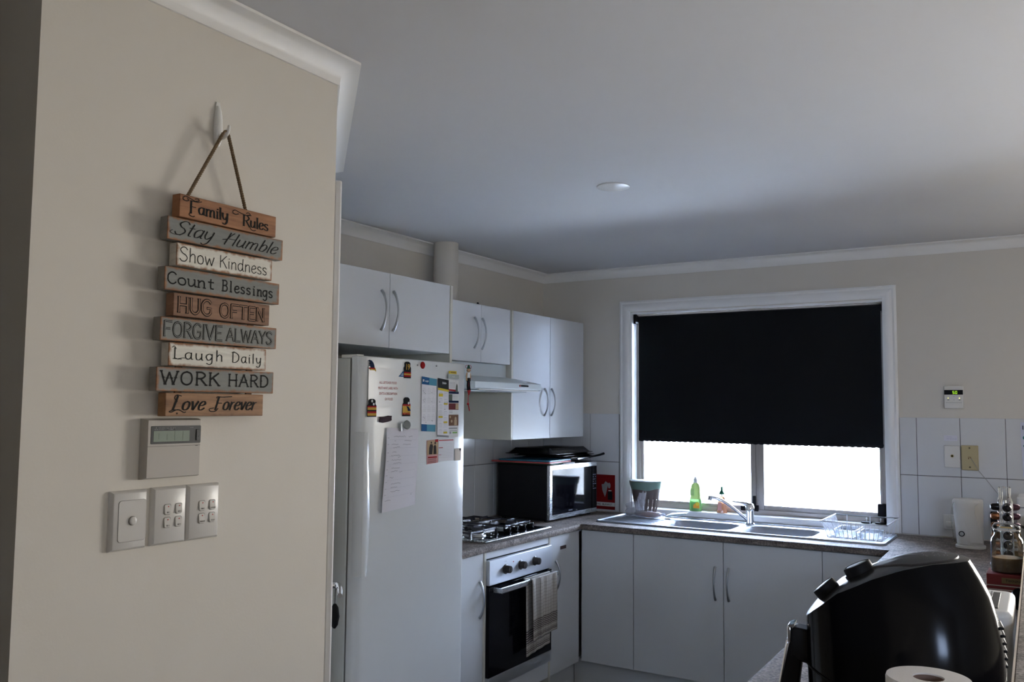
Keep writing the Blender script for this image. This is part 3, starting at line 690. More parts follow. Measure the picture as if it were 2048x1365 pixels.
pr(o, 'black_header', blk, [[(-2.2425, 1.619), (-2.170, 1.612), (-2.171, 1.650), (-2.243, 1.657)]], F=ZC); pr(o, 'yellow_band', yel, [[(-2.2425, 1.610), (-2.170, 1.603), (-2.170, 1.612), (-2.2425, 1.619)]], F=ZC)
pr(o, 'foot_strip', greyp, [[(-2.241, 1.426), (-2.166, 1.421), (-2.166, 1.429), (-2.241, 1.434)]], F=ZC)
MB().text('Duko', ZC, -2.214, 1.634, .0085, off=.0014, bold=.0003).build('lettering', wht, o, smooth=False)
sh = []; ys = []
for j in range(7):
    for i in range(2):
        cx, cz = -2.236+i*.034, 1.600-j*.0245-i*.002
        sh.append(R4(cx+.003, cz, cx+.022, cz+.0015))
        for r_ in range(4): sh.append(R4(cx, cz-.003-r_*.004, cx+.026, cz-.0022-r_*.004))
for a, b, c, d in ((-2.236, 1.584, -2.209, 1.596), (-2.202, 1.552, -2.176, 1.558), (-2.236, 1.500, -2.209, 1.507), (-2.202, 1.479, -2.177, 1.486), (-2.202, 1.438, -2.177, 1.445)): ys.append(R4(a, b, c, d))
pr(o, 'date_grid', MATS['pale_grey_print'], sh, F=ZC); pr(o, 'highlighted_dates', yel, ys, F=ZC, off=.0012)
pr(o, 'pen_marks', blk, [R4(a, b, a+.003, b+.003) for a, b in ((-2.232, 1.561), (-2.181, 1.560), (-2.197, 1.532), (-2.198, 1.558))], F=ZC, off=.0014)
# advert strip
o = note('advert_strip', 'tall strip of small adverts beside the black-headed calendar', 'leaflet', [(-2.166, 1.421), (-2.096, 1.422), (-2.100, 1.650), (-2.170, 1.654)], wht, F=FR(.002))
ZC = FR(.002)
def band(a, b): return [(-2.1685, a), (-2.098, a), (-2.0985, b), (-2.169, b)]
pr(o, 'red_band', red, [[(-2.169, 1.608), (-2.122, 1.606), (-2.120, 1.613), (-2.169, 1.615)]], F=ZC); pr(o, 'navy_band', navy, [band(1.596, 1.606), band(1.560, 1.569)], F=ZC)
pr(o, 'photo', mat('grey_green_print', (.10, .12, .10), .5), [R4(-2.168, 1.569, -2.143, 1.594)], F=ZC, off=.001); pr(o, 'picture', mat('grey_green_print', (.10, .12, .10), .5), [[(-2.122, 1.603), (-2.104, 1.603), (-2.107, 1.630), (-2.112, 1.638), (-2.117, 1.630)]], F=ZC, off=.001)
pr(o, 'maroon_panel', maroon, [band(1.532, 1.558)], F=ZC); pr(o, 'photo', tanp, [R4(-2.120, 1.534, -2.099, 1.556)], F=ZC, off=.0012)
pr(o, 'brown_photo', brownp, [band(1.468, 1.512)], F=ZC); pr(o, 'photo_figures', tanp, [circ(-2.119, 1.497, .007, 10), R4(-2.128, 1.470, -2.110, 1.492), circ(-2.156, 1.503, .005, 10), circ(-2.146, 1.486, .006, 10)], F=ZC, off=.0012)
pr(o, 'small_print', greyp, [R4(-2.162, z, -2.125, z+.0012) for z in (1.640, 1.635, 1.628, 1.622)]+[R4(-2.138, z, -2.102, z+.0012) for z in (1.590, 1.585, 1.580, 1.575)]+[R4(-2.162, z, -2.140, z+.0012) for z in (1.527, 1.523, 1.519)]+[R4(-2.163, 1.455, -2.106, 1.460), R4(-2.158, 1.447, -2.108, 1.449), R4(-2.158, 1.436, -2.148, 1.444)], F=ZC)
pr(o, 'green_logo', mat('green_print', (.22, .42, .12), .5), [R4(-2.138, 1.437, -2.106, 1.443)], F=ZC)
o = note('magnet', 'grey rectangular magnet at the top of the advert strip', 'magnet', R4(-2.174, 1.657, -2.101, 1.674), mat('grey_green_magnet', (.33, .37, .35), .4), t=.004)
MB().text('knight', ZF, -2.150, 1.6625, .006, off=.0046).build('lettering', wht, o, smooth=False)
o = note('magnet', 'small yellow label magnet above the grey magnet', 'magnet', R4(-2.166, 1.6765, -2.115, 1.688), yel, t=.002)
pr(o, 'lettering', brownp, [R4(-2.156+i*.006, 1.680, -2.152+i*.006, 1.6845) for i in range(6)], off=.0022)
# red leaflet
o = note('leaflet', 'pink leaflet with a picture of two people in dark suits', 'leaflet', [(-2.303, 1.321), (-2.231, 1.325), (-2.231, 1.417), (-2.306, 1.413)], pinkp)
pr(o, 'picture', tanp, [R4(-2.303, 1.357, -2.232, 1.413)])
pr(o, 'picture_figures', darkp, [[(-2.291, 1.359), (-2.270, 1.359), (-2.266, 1.390), (-2.270, 1.398), (-2.284, 1.398), (-2.290, 1.385)], circ(-2.277, 1.404, .004, 10), [(-2.262, 1.359), (-2.243, 1.359), (-2.245, 1.388), (-2.252, 1.396), (-2.262, 1.390)], circ(-2.252, 1.402, .005, 10)], off=.0012)
pr(o, 'red_logo', red, [R4(-2.252, 1.406, -2.233, 1.416)], off=.0013); pr(o, 'red_heading', red, [R4(-2.297, 1.345, -2.240, 1.350)], off=.0013)
pr(o, 'small_print', maroon, [R4(-2.297, z, -2.245, z+.0012) for z in (1.341, 1.337, 1.333, 1.329, 1.326)], off=.0012)
o = note('letter', 'white letter with red headings beside the pink leaflet', 'paper', [(-2.229, 1.330), (-2.128, 1.330), (-2.124, 1.417), (-2.229, 1.414)], paper)
for q_ in ((-2.227, 1.409, -2.130, 1.413), (-2.227, 1.381, -2.200, 1.384), (-2.227, 1.354, -2.210, 1.356)): pr(o, 'red_heading', redink, [R4(*q_)])
pr(o, 'small_print', MATS['pale_grey_print'], [R4(-2.222, 1.403-i*.006, -2.135, 1.404-i*.006) for i in range(11)])
o = note('card', 'small cream card with a dark corner beside the white letter', 'card', [(-2.116, 1.327), (-2.076, 1.327), (-2.074, 1.376), (-2.118, 1.374)], mat('cream_card', (.66, .60, .52), .7), F=FR(.001))
pr(o, 'dark_corner', blk, [[(-2.090, 1.375), (-2.075, 1.375), (-2.079, 1.362)]], F=FR(.001))
# wooden figure ornament hanging at the fridge corner
og = thing('ornament', 'painted wooden pull-string ornament with green hat and red cord hanging at the fridge corner', 'ornament', (.80, -2.04, 1.54))
OY, OX = -2.040, .812
wood_ = mat('pale_wood', (.50, .32, .18), .5); cordm = mat('red_cord', (.38, .02, .02), .8); greenm = mat('green_felt', (.01, .07, .04), .7)
MB().lathe([(.009, 0), (.0095, .002), (.006, .003), (.004, .014), (.001, .016)], (OX, OY, 1.702), (0, 0, 1), 14).build('hat', greenm, og)
MB().sphere((OX, OY, 1.695), .0085).build('head', wood_, og)
MB().box(OX-.005, OY-.012, 1.662, OX+.004, OY+.008, 1.687).build('torso', wht, og, bevel=.003)
MB().box(OX-.006, OY-.009, 1.648, OX+.006, OY+.009, 1.664).build('shorts', blackm, og, bevel=.003)
for s_, a_ in ((-1, .012), (1, .010)):
    MB().tube([(OX, OY+s_*.010, 1.684), (OX, OY+s_*.015, 1.668), (OX, OY+s_*a_, 1.652)], .003, 8).build('arm', wood_, og)
    MB().tube([(OX, OY+s_*.0055, 1.649), (OX, OY+s_*.006, 1.630), (OX+.003, OY+s_*.0062, 1.612)], [.0035, .004, .0045], 8).build('leg', blackm, og)
MB().tube([(OX, OY, 1.645), (OX, OY, 1.60), (OX, OY-.001, 1.556)], .0016, 6).tube([(OX, OY-.001, 1.556), (OX, OY+.004, 1.545), (OX, OY+.010, 1.528)], .0022, 6).build('pull_cord', cordm, og)
MB().sphere((OX, OY-.001, 1.556), .005).build('bead', cordm, og)
MB().loft([[(OX+x, OY+.004+y, z) for x, y in circ(0, 0, r_, 8)] for z, r_ in ((1.592, .002), (1.602, .005), (1.612, .008), (1.616, .004))]).build('heart_pendant', cordm, og)
MB().tube(smoothpts([(OX, OY-.002, 1.716), (OX, OY-.018, 1.715), (OX, OY-.024, 1.708), (OX, OY-.018, 1.704)]), .0009, 6).tube(smoothpts([(OX, OY, 1.716), (OX, OY+.014, 1.716), (OX, OY+.020, 1.708), (OX, OY+.012, 1.697), (OX, OY+.018, 1.694)]), .0009, 6).build('bow', cordm, og)

# ================================================================== OVEN
ov = thing('oven', 'built-in steel and black glass oven with three dark knobs', 'oven', (.4, -1.244, .226))
MB().box(.05, -1.535, .232, .578, -.952, .828).build('oven_body', blackm, ov)
MB().box(.578, -1.541, .711, .601, -.947, .826).build('control_panel', ovsteel, ov, bevel=.0015)
MB().box(.578, -1.541, .290, .6, -.947, .703).build('door_glass', blackglass, ov, bevel=.0015)
MB().box(.578, -1.541, .234, .6, -.947, .2885).build('bottom_trim', ovsteel, ov, bevel=.0015)
kn = None
for y in (-1.402, -1.262, -1.125):
    if kn is None:
        kn = MB().lathe([(.023, 0), (.024, .003), (.0185, .006), (.0175, .028), (.016, .030)], (.601, y, .770), (1, 0, 0), 28).build('knob', mat('dark_brown_plastic', (.035, .030, .028), .45), ov)
        MB().box(.629, y-.0025, .756, .634, y+.0025, .784).build('pointer', MATS['dark_brown_plastic'], kn, bevel=.001)
    else:
        k2 = copy_tree(kn, ov); k2.location.y += y+1.402
MB().sphere((.602, -1.332, .795), .003).build('indicator_lamp', redink, ov)
MB().text('0  250', FX(.6012), -1.404, .803, .006, align='CENTER').build('marking', greyp, ov, smooth=False)
MB().text('----', FX(.6012), -1.264, .803, .006, align='CENTER').build('marking', greyp, ov, smooth=False)
MB().box(.638, -1.508, .676, .652, -.965, .700).box(.6, -1.508, .676, .640, -1.494, .698).box(.6, -.979, .676, .640, -.965, .698).build('door_handle', steel, ov, bevel=.002)
# tea towel over the oven handle
tw = thing('tea_towel', 'cream checked tea towel with brown stripes hung over the oven handle', 'towel', (.65, -1.13, .40))
def towelmat():
    m = bpy.data.materials.new('checked_towel'); m.use_nodes = True; nt = m.node_tree; b = nt.nodes['Principled BSDF']; L = nt.links.new; N = nt.nodes.new
    uv = N('ShaderNodeUVMap'); uv.uv_map = 'uv'; sp = N('ShaderNodeSeparateXYZ'); L(uv.outputs[0], sp.inputs[0])
    def lines(sock, scale, width, lo=None, hi=None):
        a = N('ShaderNodeMath'); a.operation = 'MULTIPLY'; L(sock, a.inputs[0]); a.inputs[1].default_value = scale
        f = N('ShaderNodeMath'); f.operation = 'FRACT'; L(a.outputs[0], f.inputs[0])
        l = N('ShaderNodeMath'); l.operation = 'LESS_THAN'; L(f.outputs[0], l.inputs[0]); l.inputs[1].default_value = width
        out = l.outputs[0]
        if lo is not None:
            g = N('ShaderNodeMath'); g.operation = 'GREATER_THAN'; L(sock, g.inputs[0]); g.inputs[1].default_value = lo
            h = N('ShaderNodeMath'); h.operation = 'LESS_THAN'; L(sock, h.inputs[0]); h.inputs[1].default_value = hi
            p = N('ShaderNodeMath'); p.operation = 'MULTIPLY'; L(g.outputs[0], p.inputs[0]); L(h.outputs[0], p.inputs[1])
            q = N('ShaderNodeMath'); q.operation = 'MULTIPLY'; L(p.outputs[0], q.inputs[0]); L(out, q.inputs[1]); out = q.outputs[0]
        return out
    def mx(a, b_, op='MAXIMUM'):
        n_ = N('ShaderNodeMath'); n_.operation = op; L(a, n_.inputs[0]); L(b_, n_.inputs[1]); return n_.outputs[0]
    thin = mx(lines(sp.outputs['X'], 13, .08), lines(sp.outputs['Y'], 18, .08))
    bold = mx(lines(sp.outputs['Y'], 34, .5, .66, .86), mx(lines(sp.outputs['X'], 30, .35, .17, .31), lines(sp.outputs['Y'], 40, .45, .905, .96)))
    m1 = N('ShaderNodeMix'); m1.data_type = 'RGBA'; m1.inputs[6].default_value = (.50, .46, .41, 1); m1.inputs[7].default_value = (.24, .21, .18, 1); L(thin, m1.inputs[0])
    m2 = N('ShaderNodeMix'); m2.data_type = 'RGBA'; m2.inputs[7].default_value = (.055, .04, .035, 1); L(bold, m2.inputs[0]); L(m1.outputs[2], m2.inputs[6])
    L(m2.outputs[2], b.inputs['Base Color']); b.inputs['Roughness'].default_value = .95
    return m
TM = towelmat()
def towel_sheet(y0, y1, zb, x, v0, back=False, zskew=0, yshift=0):
    mb = MB(); nu, nv = 30, 34; ul = mb.bm.loops.layers.uv.new('uv'); G = []
    for j in range(nv+1):
        row = []; v = j/nv
        for i in range(nu+1):
            u = i/nu
            y = y0+(y1-y0)*u+.006*math.sin(u*9)*v-.008*(1-v)*math.cos(u*PI)+yshift*v
            z = .704-(.704-(zb+zskew*u))*v
            fold = .0045*math.sin(u*21+.6)*(1-.55*v)+.003*math.sin(u*37)*(1-v)
            xx = x+fold+.004*v
            if v < .06: xx = x-.012*(1-v/.06); z = .7045-.004*(v/.06)
            row.append((mb.bm.verts.new((xx, y, z)), (u, v0+(1-v0)*v)))
        G.append(row)
    for j in range(nv):
        for i in range(nu):
            q = [G[j][i], G[j+1][i], G[j+1][i+1], G[j][i+1]]; f = mb.bm.faces.new([a[0] for a in q])
            for lp, a in zip(f.loops, q): lp[ul].uv = a[1]
    return mb
t1 = towel_sheet(-1.250, -1.012, .410, .664, 0, zskew=.010).build('front_fall', TM, tw)
t2 = towel_sheet(-1.262, -1.030, .330, .634, .0, yshift=-.004, zskew=.02)
t2.build('back_fall', TM, tw)
for o in kids(tw):
    sdm = o.modifiers.new('thick', 'SOLIDIFY'); sdm.thickness = .0022; sdm.offset = 0

# ================================================================== COOKTOP
ct = thing('cooktop', 'black gas cooktop with steel front trim and cast trivets', 'cooktop', (.32, -1.2, .9))
MB().prism(rrect(.065, -1.505, .545, -.885, .02), .9, .908).build('hob_plate', blackglass, ct, bevel=.002)
MB().box(.540, -1.512, .8998, .560, -.878, .911).build('front_trim', steel, ct, bevel=.005, seg=3)
MB().box(.063, -1.512, .8998, .541, -1.500, .910).build('side_trim', steel, ct, bevel=.002)
for y in (-1.190, -1.115, -1.038, -.962):
    k_ = MB().lathe([(.021, 0), (.022, .003), (.018, .006), (.017, .020), (.015, .022)], (.475, y, .908), (0, 0, 1), 24).build('knob', blackg, ct)
    MB().box(.478, y-.002, .926, .496, y+.002, .936).build('pointer', chrome, k_, bevel=.001)
for x, y, r_ in ((.40, -1.37, .045), (.19, -1.36, .035), (.19, -1.05, .045), (.36, -1.06, .028)):
    b_ = MB().lathe([(r_*1.25, 0), (r_*1.2, .006), (r_, .008), (r_, .014), (r_*.6, .014)], (x, y, .908), (0, 0, 1), 28).build('burner', satin, ct)
    MB().lathe([(r_*.86, .014), (r_*.9, .018), (r_*.8, .023), (r_*.3, .025)], (x, y, .908), (0, 0, 1), 28).build('burner_cap', blackg, b_)
castm = mat('enamelled_cast_iron', (.05, .05, .06), .25, coat=.4)
for y0, y1 in ((-1.475, -1.245), (-1.165, -.925)):
    tv = MB(); xa, xb = .09, .445; zb_ = .940
    for yy in (y0, y1): tv.box(xa, yy-.004, zb_-.010, xb, yy+.004, zb_)
    for xx in (xa, xb, (xa+xb)/2): tv.box(xx-.004, y0, zb_-.010, xx+.004, y1, zb_)
    for xx in (xa, xb):
        for yy in (y0, y1): tv.box(xx-.006, yy-.006, .908, xx+.006, yy+.006, zb_)
    ym = (y0+y1)/2
    for xx, s_ in ((xa+.09, 1), (xb-.09, -1)):
        tv.box(xx-.003, y0, zb_-.008, xx+.003, y0+.075, zb_+.006).box(xx-.003, y1-.075, zb_-.008, xx+.003, y1, zb_+.006)
        tv.box(xx-.045, y0+.066, zb_-.008, xx-.038, y0+.072, zb_+.006)
    for yy in (ym,): tv.box(xa, yy-.003, zb_-.008, xa+.07, yy+.003, zb_+.006).box(xb-.07, yy-.003, zb_-.008, xb, yy+.003, zb_+.006)
    tv.build('trivet', castm, ct, bevel=.001)

# ================================================================== MICROWAVE + things on it
mo = thing('microwave', 'black microwave oven with a steel framed door in the corner', 'microwave', (.28, -.40, .9), math.radians(-2))
MB().box(-.185, -.280, .013, .150, .272, .318).build('body', blackm, mo, bevel=.006, seg=2, local=True)
MB().box(.150, -.280, .013, .170, .205, .318).box(.150, .205, .013, .170, .272, .318).build('door_frame', steel, mo, bevel=.003, local=True)
MB().box(.168, -.252, .040, .172, .262, .292).build('door_glass', blackglass, mo, local=True)
MB().box(.1705, .205, .040, .1745, .262, .292).build('control_panel', blackglass, mo, local=True)
FM = (Vector((.1746, 0, 0)), Vector((0, 1, 0)), Vector((0, 0, 1)))
m = MB(); random.seed(5)
for r_ in range(7):
    for c_ in range(3):
        if random.random() < .85: m.rect(FM, .215+c_*.014, .238-r_*.014, .215+c_*.014+random.uniform(.005, .009), .238-r_*.014+.005, t=.0003)
m.build('key_markings', mat('blue_grey_print', (.32, .34, .50), .4), mo, local=True, smooth=False)
MB().rect((Vector((.1722, 0, 0)), Vector((0, 1, 0)), Vector((0, 0, 1))), -.075, .048, -.030, .056, t=.0005).build('maker_plate', chrome, mo, local=True, smooth=False)
for sx_ in (-.16, .13):
    for sy_ in (-.25, .24): MB().cyl((sx_, sy_, 0), (sx_, sy_, .014), .012).build('foot', blackm, mo, local=True)
MT = .9+.318
def slab(name, label, cat, x0, y0, x1, y1, z0, z1, m_, rz=0, r=.02):
    o = thing(name, label, cat, ((x0+x1)/2, (y0+y1)/2, z0), rz); hx, hy = (x1-x0)/2, (y1-y0)/2
    MB().prism(rrect(-hx, -hy, hx, hy, r), 0, z1-z0).build('board', m_, o, bevel=.0015, local=True); return o
slab('chopping_board', 'green plastic chopping board at the bottom of the pile on the microwave', 'chopping board', .06, -.655, .42, -.395, MT+.001, MT+.008, mat('green_plastic', (.02, .09, .04), .4))
slab('chopping_board', 'red plastic chopping board in the middle of the pile on the microwave', 'chopping board', .04, -.69, .43, -.40, MT+.009, MT+.017, mat('red_plastic', (.42, .05, .05), .35))
slab('chopping_board', 'blue plastic chopping board on top of the pile on the microwave', 'chopping board', .09, -.685, .43, -.405, MT+.018, MT+.027, mat('blue_plastic', (.02, .14, .24), .35))
def tray(name, label, z, x0, y0, x1, y1, h, inv=True):
    o = thing(name, label, 'tray', ((x0+x1)/2, (y0+y1)/2, z)); hx, hy = (x1-x0)/2, (y1-y0)/2
    rr = []
    for dx, dz in ((-.045, h), (-.012, .004), (.006, .003), (.006, 0), (-.014, 0), (-.047, h-.003)):
        rr.append([Vector((p[0], p[1], dz)) for p in rrect(-hx-dx, -hy-dx, hx+dx, hy+dx, max(.012, .04+dx))])
    MB().loft(rr).build('tray_body', blackg, o, local=True)
    return o
tray('baking_tray', 'black baking tray lowest of the stack on the microwave', MT+.0285, .10, -.44, .42, -.045, .010)
tray('baking_tray', 'black baking tray in the middle of the stack on the microwave', MT+.0405, .09, -.52, .41, -.055, .012)
tray('roasting_pan', 'upturned black roasting pan topping the stack on the microwave', MT+.0545, .08, -.60, .41, -.075, .034)
ob = thing('pan', 'thin black pan with its steel handle pointing towards the window', 'pan', (.43, -.2, MT+.034))
MB().tube([(.437, -.33, MT+.022), (.447, -.20, MT+.028), (.452, -.08, MT+.036), (.455, -.03, MT+.042)], [.004, .005, .007, .008], 10).build('handle', blackg, ob)
MB().tube([(.437, -.345, MT+.021), (.445, -.22, MT+.0265)], .0052, 8).build('handle_ferrule', chrome, ob)
MB().lathe([(.03, 0), (.032, .006), (.003, .007)], (.400, -.36, MT+.012), (0, 0, 1), 20).build('pan_edge', blackg, ob)
pp = thing('paper_slip', 'folded white slip lying at the front edge of the microwave top', 'paper', (.44, -.46, MT))
MB().prism([(.435, -.52), (.449, -.50), (.447, -.40), (.432, -.40)], MT+.0005, MT+.0065).build('slip', paper, pp)
# fire blanket sign
fs = thing('fire_blanket_sign', 'red fire blanket sign with white lettering on the tiles behind the microwave', 'sign', (.47, -.01, .92))
FB = FY(-.0085)
MB().rect(FB, .395, .914, .523, 1.128, t=.0015).build('plate', signred, fs, smooth=False)
pr(fs, 'white_band', wht, [R4(.397, .934, .522, .958)], F=FB, off=.0017)
MB().text('BLANKET', FB, .437, .9395, .0125, off=.0025, sx=.92).text('FIRE', FB, .397, .9395, .0125, off=.0025, sx=.92).build('lettering', blk, fs, smooth=False)
pr(fs, 'flame_figure', greyp, [[(.437, 1.030), (.455, .990), (.462, 1.010), (.478, 1.075), (.459, 1.088), (.447, 1.070), (.432, 1.068)], circ(.484, 1.062, .009, 12, .018)], F=FB, off=.0017)
pr(fs, 'pot', blk, [R4(.474, .974, .506, 1.026)], F=FB, off=.0019); pr(fs, 'pot_rim', wht, [R4(.479, 1.028, .499, 1.034)], F=FB, off=.0019)
MB().box(.385, -.030, .93, .399, -.009, 1.155).build('blanket_case', red, fs, bevel=.003)
# ================================================================== SINK
sk_ = thing('sink', 'long stainless steel double bowl sink with drainers under the window', 'sink', (1.385, -.28, .9))
def ring_at(x0, y0, x1, y1, r, z, n=5): return [(p[0], p[1], z) for p in rrect(x0, y0, x1, y1, r, n)]
SX0, SX1, SY0, SY1 = .617, 2.158, -.488, -.075
B1 = (.985, -.440, 1.372, -.150); B2 = (1.420, -.440, 1.800, -.150)
m = MB(); m.keep = True
inner_o = rrect(SX0+.014, SY0+.014, SX1-.014, SY1-.014, .02)
b1r = rrect(*B1, .075, 6); b2r = rrect(*B2, .075, 6)
m.sheet(inner_o, [b1r, b2r], .9035)
m.loft([[(p[0], p[1], .9035) for p in inner_o], [(p[0], p[1], .909) for p in rrect(SX0+.010, SY0+.010, SX1-.010, SY1-.010, .024)], [(p[0], p[1], .909) for p in rrect(SX0+.004, SY0+.004, SX1-.004, SY1-.004, .03)], [(p[0], p[1], .9001) for p in rrect(SX0, SY0, SX1, SY1, .034)]], False, False)
m.build('deck', sinksteel, sk_)
for bi, (x0, y0, x1, y1) in enumerate((B1, B2)):
    rr = [[(p[0], p[1], .9035) for p in rrect(x0, y0, x1, y1, .075, 6)], [(p[0], p[1], .897) for p in rrect(x0+.004, y0+.004, x1-.004, y1-.004, .073, 6)],
          [(p[0], p[1], .76) for p in rrect(x0+.016, y0+.016, x1-.016, y1-.016, .066, 6)], [(p[0], p[1], .745) for p in rrect(x0+.032, y0+.032, x1-.032, y1-.032, .055, 6)]]
    b_ = MB().loft(rr, False, True).build('bowl', sinksteel, sk_)
    MB().lathe([(.042, 0), (.040, .003), (.02, .001)], ((x0+x1)/2, (y0+y1)/2, .7455), (0, 0, 1), 24).build('waste', chrome, b_)
for x0, x1 in ((.68, .94), (1.85, 2.10)):
    for i in range(7):
        y = -.42+i*.045
        MB().loft([[(x, y+a, z) for a, z in ((-.006, .9036), (0, .9068), (.006, .9036))] for x in (x0, x1)]).build('drainer_rib', sinksteel, sk_)
# mixer tap
tp = thing('tap', 'chrome mixer tap with a long angled spout between the sink bowls', 'tap', (1.398, -.115, .905))
TX, TY = 1.398, -.115
MB().lathe([(.027, 0), (.027, .006), (.022, .010), (.0215, .055), (.024, .075), (.024, .098), (.020, .108), (.010, .112)], (TX, TY, .9036), (0, 0, 1), 28).build('tap_body', chrome, tp)
MB().tube(smoothpts([(TX-.012, TY-.006, .925), (TX-.05, TY-.03, .965), (TX-.10, TY-.06, 1.010), (TX-.135, TY-.078, 1.035), (TX-.17, TY-.092, 1.048), (TX-.195, TY-.10, 1.052)], 5), .0085, 12).build('spout', chrome, tp)
MB().cyl((TX-.192, TY-.099, 1.058), (TX-.196, TY-.101, 1.034), .0115).build('aerator', satin, tp)
MB().tube([(TX+.008, TY, 1.008), (TX-.02, TY-.004, 1.016), (TX-.07, TY-.012, 1.022), (TX-.095, TY-.016, 1.026)], [.012, .011, .007, .006], 10).build('lever', chrome, tp)
MB().sphere((TX, TY, 1.010), .021, (1, 1, .6)).build('tap_cap', chrome, tp)
# dish rack
dr = thing('dish_rack', 'white wire dish rack on the right drainer of the sink', 'dish rack', (1.99, -.27, .91))
wire = mat('white_coated_wire', (.85, .87, .92), .35)
rx0, rx1, ry0, ry1 = 1.853, 2.165, -.46, -.10; bx0, bx1, by0, by1 = 1.885, 2.135, -.435, -.125; zt, zb = .992, .912
MB().tube([(rx0, ry0, zt), (rx1, ry0, zt), (rx1, ry1, zt), (rx0, ry1, zt)], .0034, 8, closed=True).build('top_rim', wire, dr)
MB().tube([(bx0, by0, zb), (bx1, by0, zb), (bx1, by1, zb), (bx0, by1, zb)], .002, 8, closed=True).build('base_rim', wire, dr)
def wires(a0, a1, b0, b1, n):
    for i in range(n):
        t = i/(n-1); A = [a0[k]+(a1[k]-a0[k])*t for k in range(3)]; B = [b0[k]+(b1[k]-b0[k])*t for k in range(3)]
        MB().tube([A, B], .0019, 6).build('wire', wire, dr)
wires((rx0+.012, ry0, zt), (rx1-.012, ry0, zt), (bx0, by0, zb), (bx1, by0, zb), 14)
for i in (1, 4, 7): 
    x = rx0+.02+i*.038; MB().tube([(x, ry1, zt), (x+.004, by1, zb)], .0019, 6).build('wire', wire, dr)
wires((rx0, ry0+.02, zt), (rx0, ry1-.02, zt), (bx0, by0+.01, zb), (bx0, by1-.01, zb), 13)
wires((rx1, ry0+.02, zt), (rx1, ry1-.02, zt), (bx1, by0+.01, zb), (bx1, by1-.01, zb), 3)
wires((bx0, by0+.03, zb), (bx0, by1-.03, zb), (bx1, by0+.03, zb), (bx1, by1-.03, zb), 6)
wires((bx0+.07, by0, zb), (bx1-.03, by0, zb), (bx0+.07, by1, zb), (bx1-.03, by1, zb), 5)
clearp = mat('clear_food_tub', (.55, .62, .72), .15, trans=.4, alpha=.45)
for lb, x0, y0, x1, y1, h_ in (('clear shallow food tub lying in the dish rack, left one', 1.905, -.405, 2.005, -.20, .035), ('clear shallow food tub lying in the dish rack, right one', 2.020, -.41, 2.115, -.24, .030)):
    o = thing('food_tub', lb, 'container', ((x0+x1)/2, (y0+y1)/2, zb+.003))
    MB().loft([[(p[0], p[1], z) for p in rrect(x0-d, y0-d, x1+d, y1+d, .015)] for z, d in ((zb+.003, -.006), (zb+h_, 0), (zb+h_, .004), (zb+h_+.002, .004), (zb+h_+.002, -.001), (zb+.005, -.007))], True, True).build('tub', clearp, o)
# sink plugs on the sill
for x, lb in ((1.985, 'black rubber sink plug with white knob on the sill, left one'), (2.055, 'black rubber sink plug with white knob on the sill, right one beside the window corner')):
    o = thing('sink_plug', lb, 'sink plug', (x, .03, .94))
    MB().lathe([(.026, 0), (.029, .004), (.029, .008), (.012, .010)], (x, .030, .9403), (0, 0, 1), 24).build('plug', blackm, o)
    MB().lathe([(.002, 0), (.002, .010), (.0055, .014), (.003, .020)], (x, .030, .950), (0, 0, 1), 12).build('knob', plasw, o)
# ---- compost caddy with a green bag
cd = thing('scrap_caddy', 'brown slotted plastic caddy with a green bag liner on the sink drainer', 'bin', (.745, -.055, .905))
brn = mat('brown_grey_plastic', (.115, .085, .075), .45); grnl = mat('pale_green_bag', (.17, .26, .22), .35, coat=.3, bump=.4, bscale=60)
CX, CY = .748, -.052
def oval(cx, cy, a, b, z, n=32, f=1): return [(cx+a*math.cos(2*PI*i/n), cy+b*math.sin(2*PI*i/n), z) for i in range(n)]
mb = MB(); ZC0, ZC1 = .907, 1.095
lv = [(ZC0, .062), (ZC0+.02, .065), (ZC0+.095, .081), (ZC1-.035, .090), (ZC1, .096)]
# wall with slots: columns of faces left out between two levels
n = 48; R_ = []
for z, a in lv: R_.append([mb.bm.verts.new(p) for p in oval(CX, CY, a, a*.72, z, n)])
for j in range(len(R_)-1):
    for i in range(n):
        if j == 1 and i % 3 == 0: continue
        mb.bm.faces.new((R_[j][i], R_[j][(i+1) % n], R_[j+1][(i+1) % n], R_[j+1][i]))
mb.bm.faces.new(R_[0][::-1])
o = mb.build('caddy_body', brn, cd); q = o.modifiers.new('thick', 'SOLIDIFY'); q.thickness = .0022; q.offset = -1
random.seed(11); mb = MB(); rings = []
for z, a, j in ((ZC1-.036, .094, .002), (ZC1-.015, .100, .002), (ZC1+.004, .104, .0015), (ZC1+.012, .103, .001), (ZC1+.010, .097, .001), (ZC1-.01, .090, .001)):
    rings.append([(p[0]+random.uniform(-j, j), p[1]+random.uniform(-j, j), p[2]+.004*math.cos(i*.4)+(.003*math.sin(i*.9) if z < ZC1 else 0)) for i, p in enumerate(oval(CX, CY, a, a*.72, z))])
mb.loft(rings, False, False).build('bag_liner', grnl, cd)
MB().loft([oval(CX, CY, .100, .072, ZC1+.011), oval(CX, CY, .092, .066, ZC1+.016), oval(CX, CY, .03, .02, ZC1+.018)], True, True).build('lid', mat('white_grey_lid', (.66, .70, .70), .3), cd)
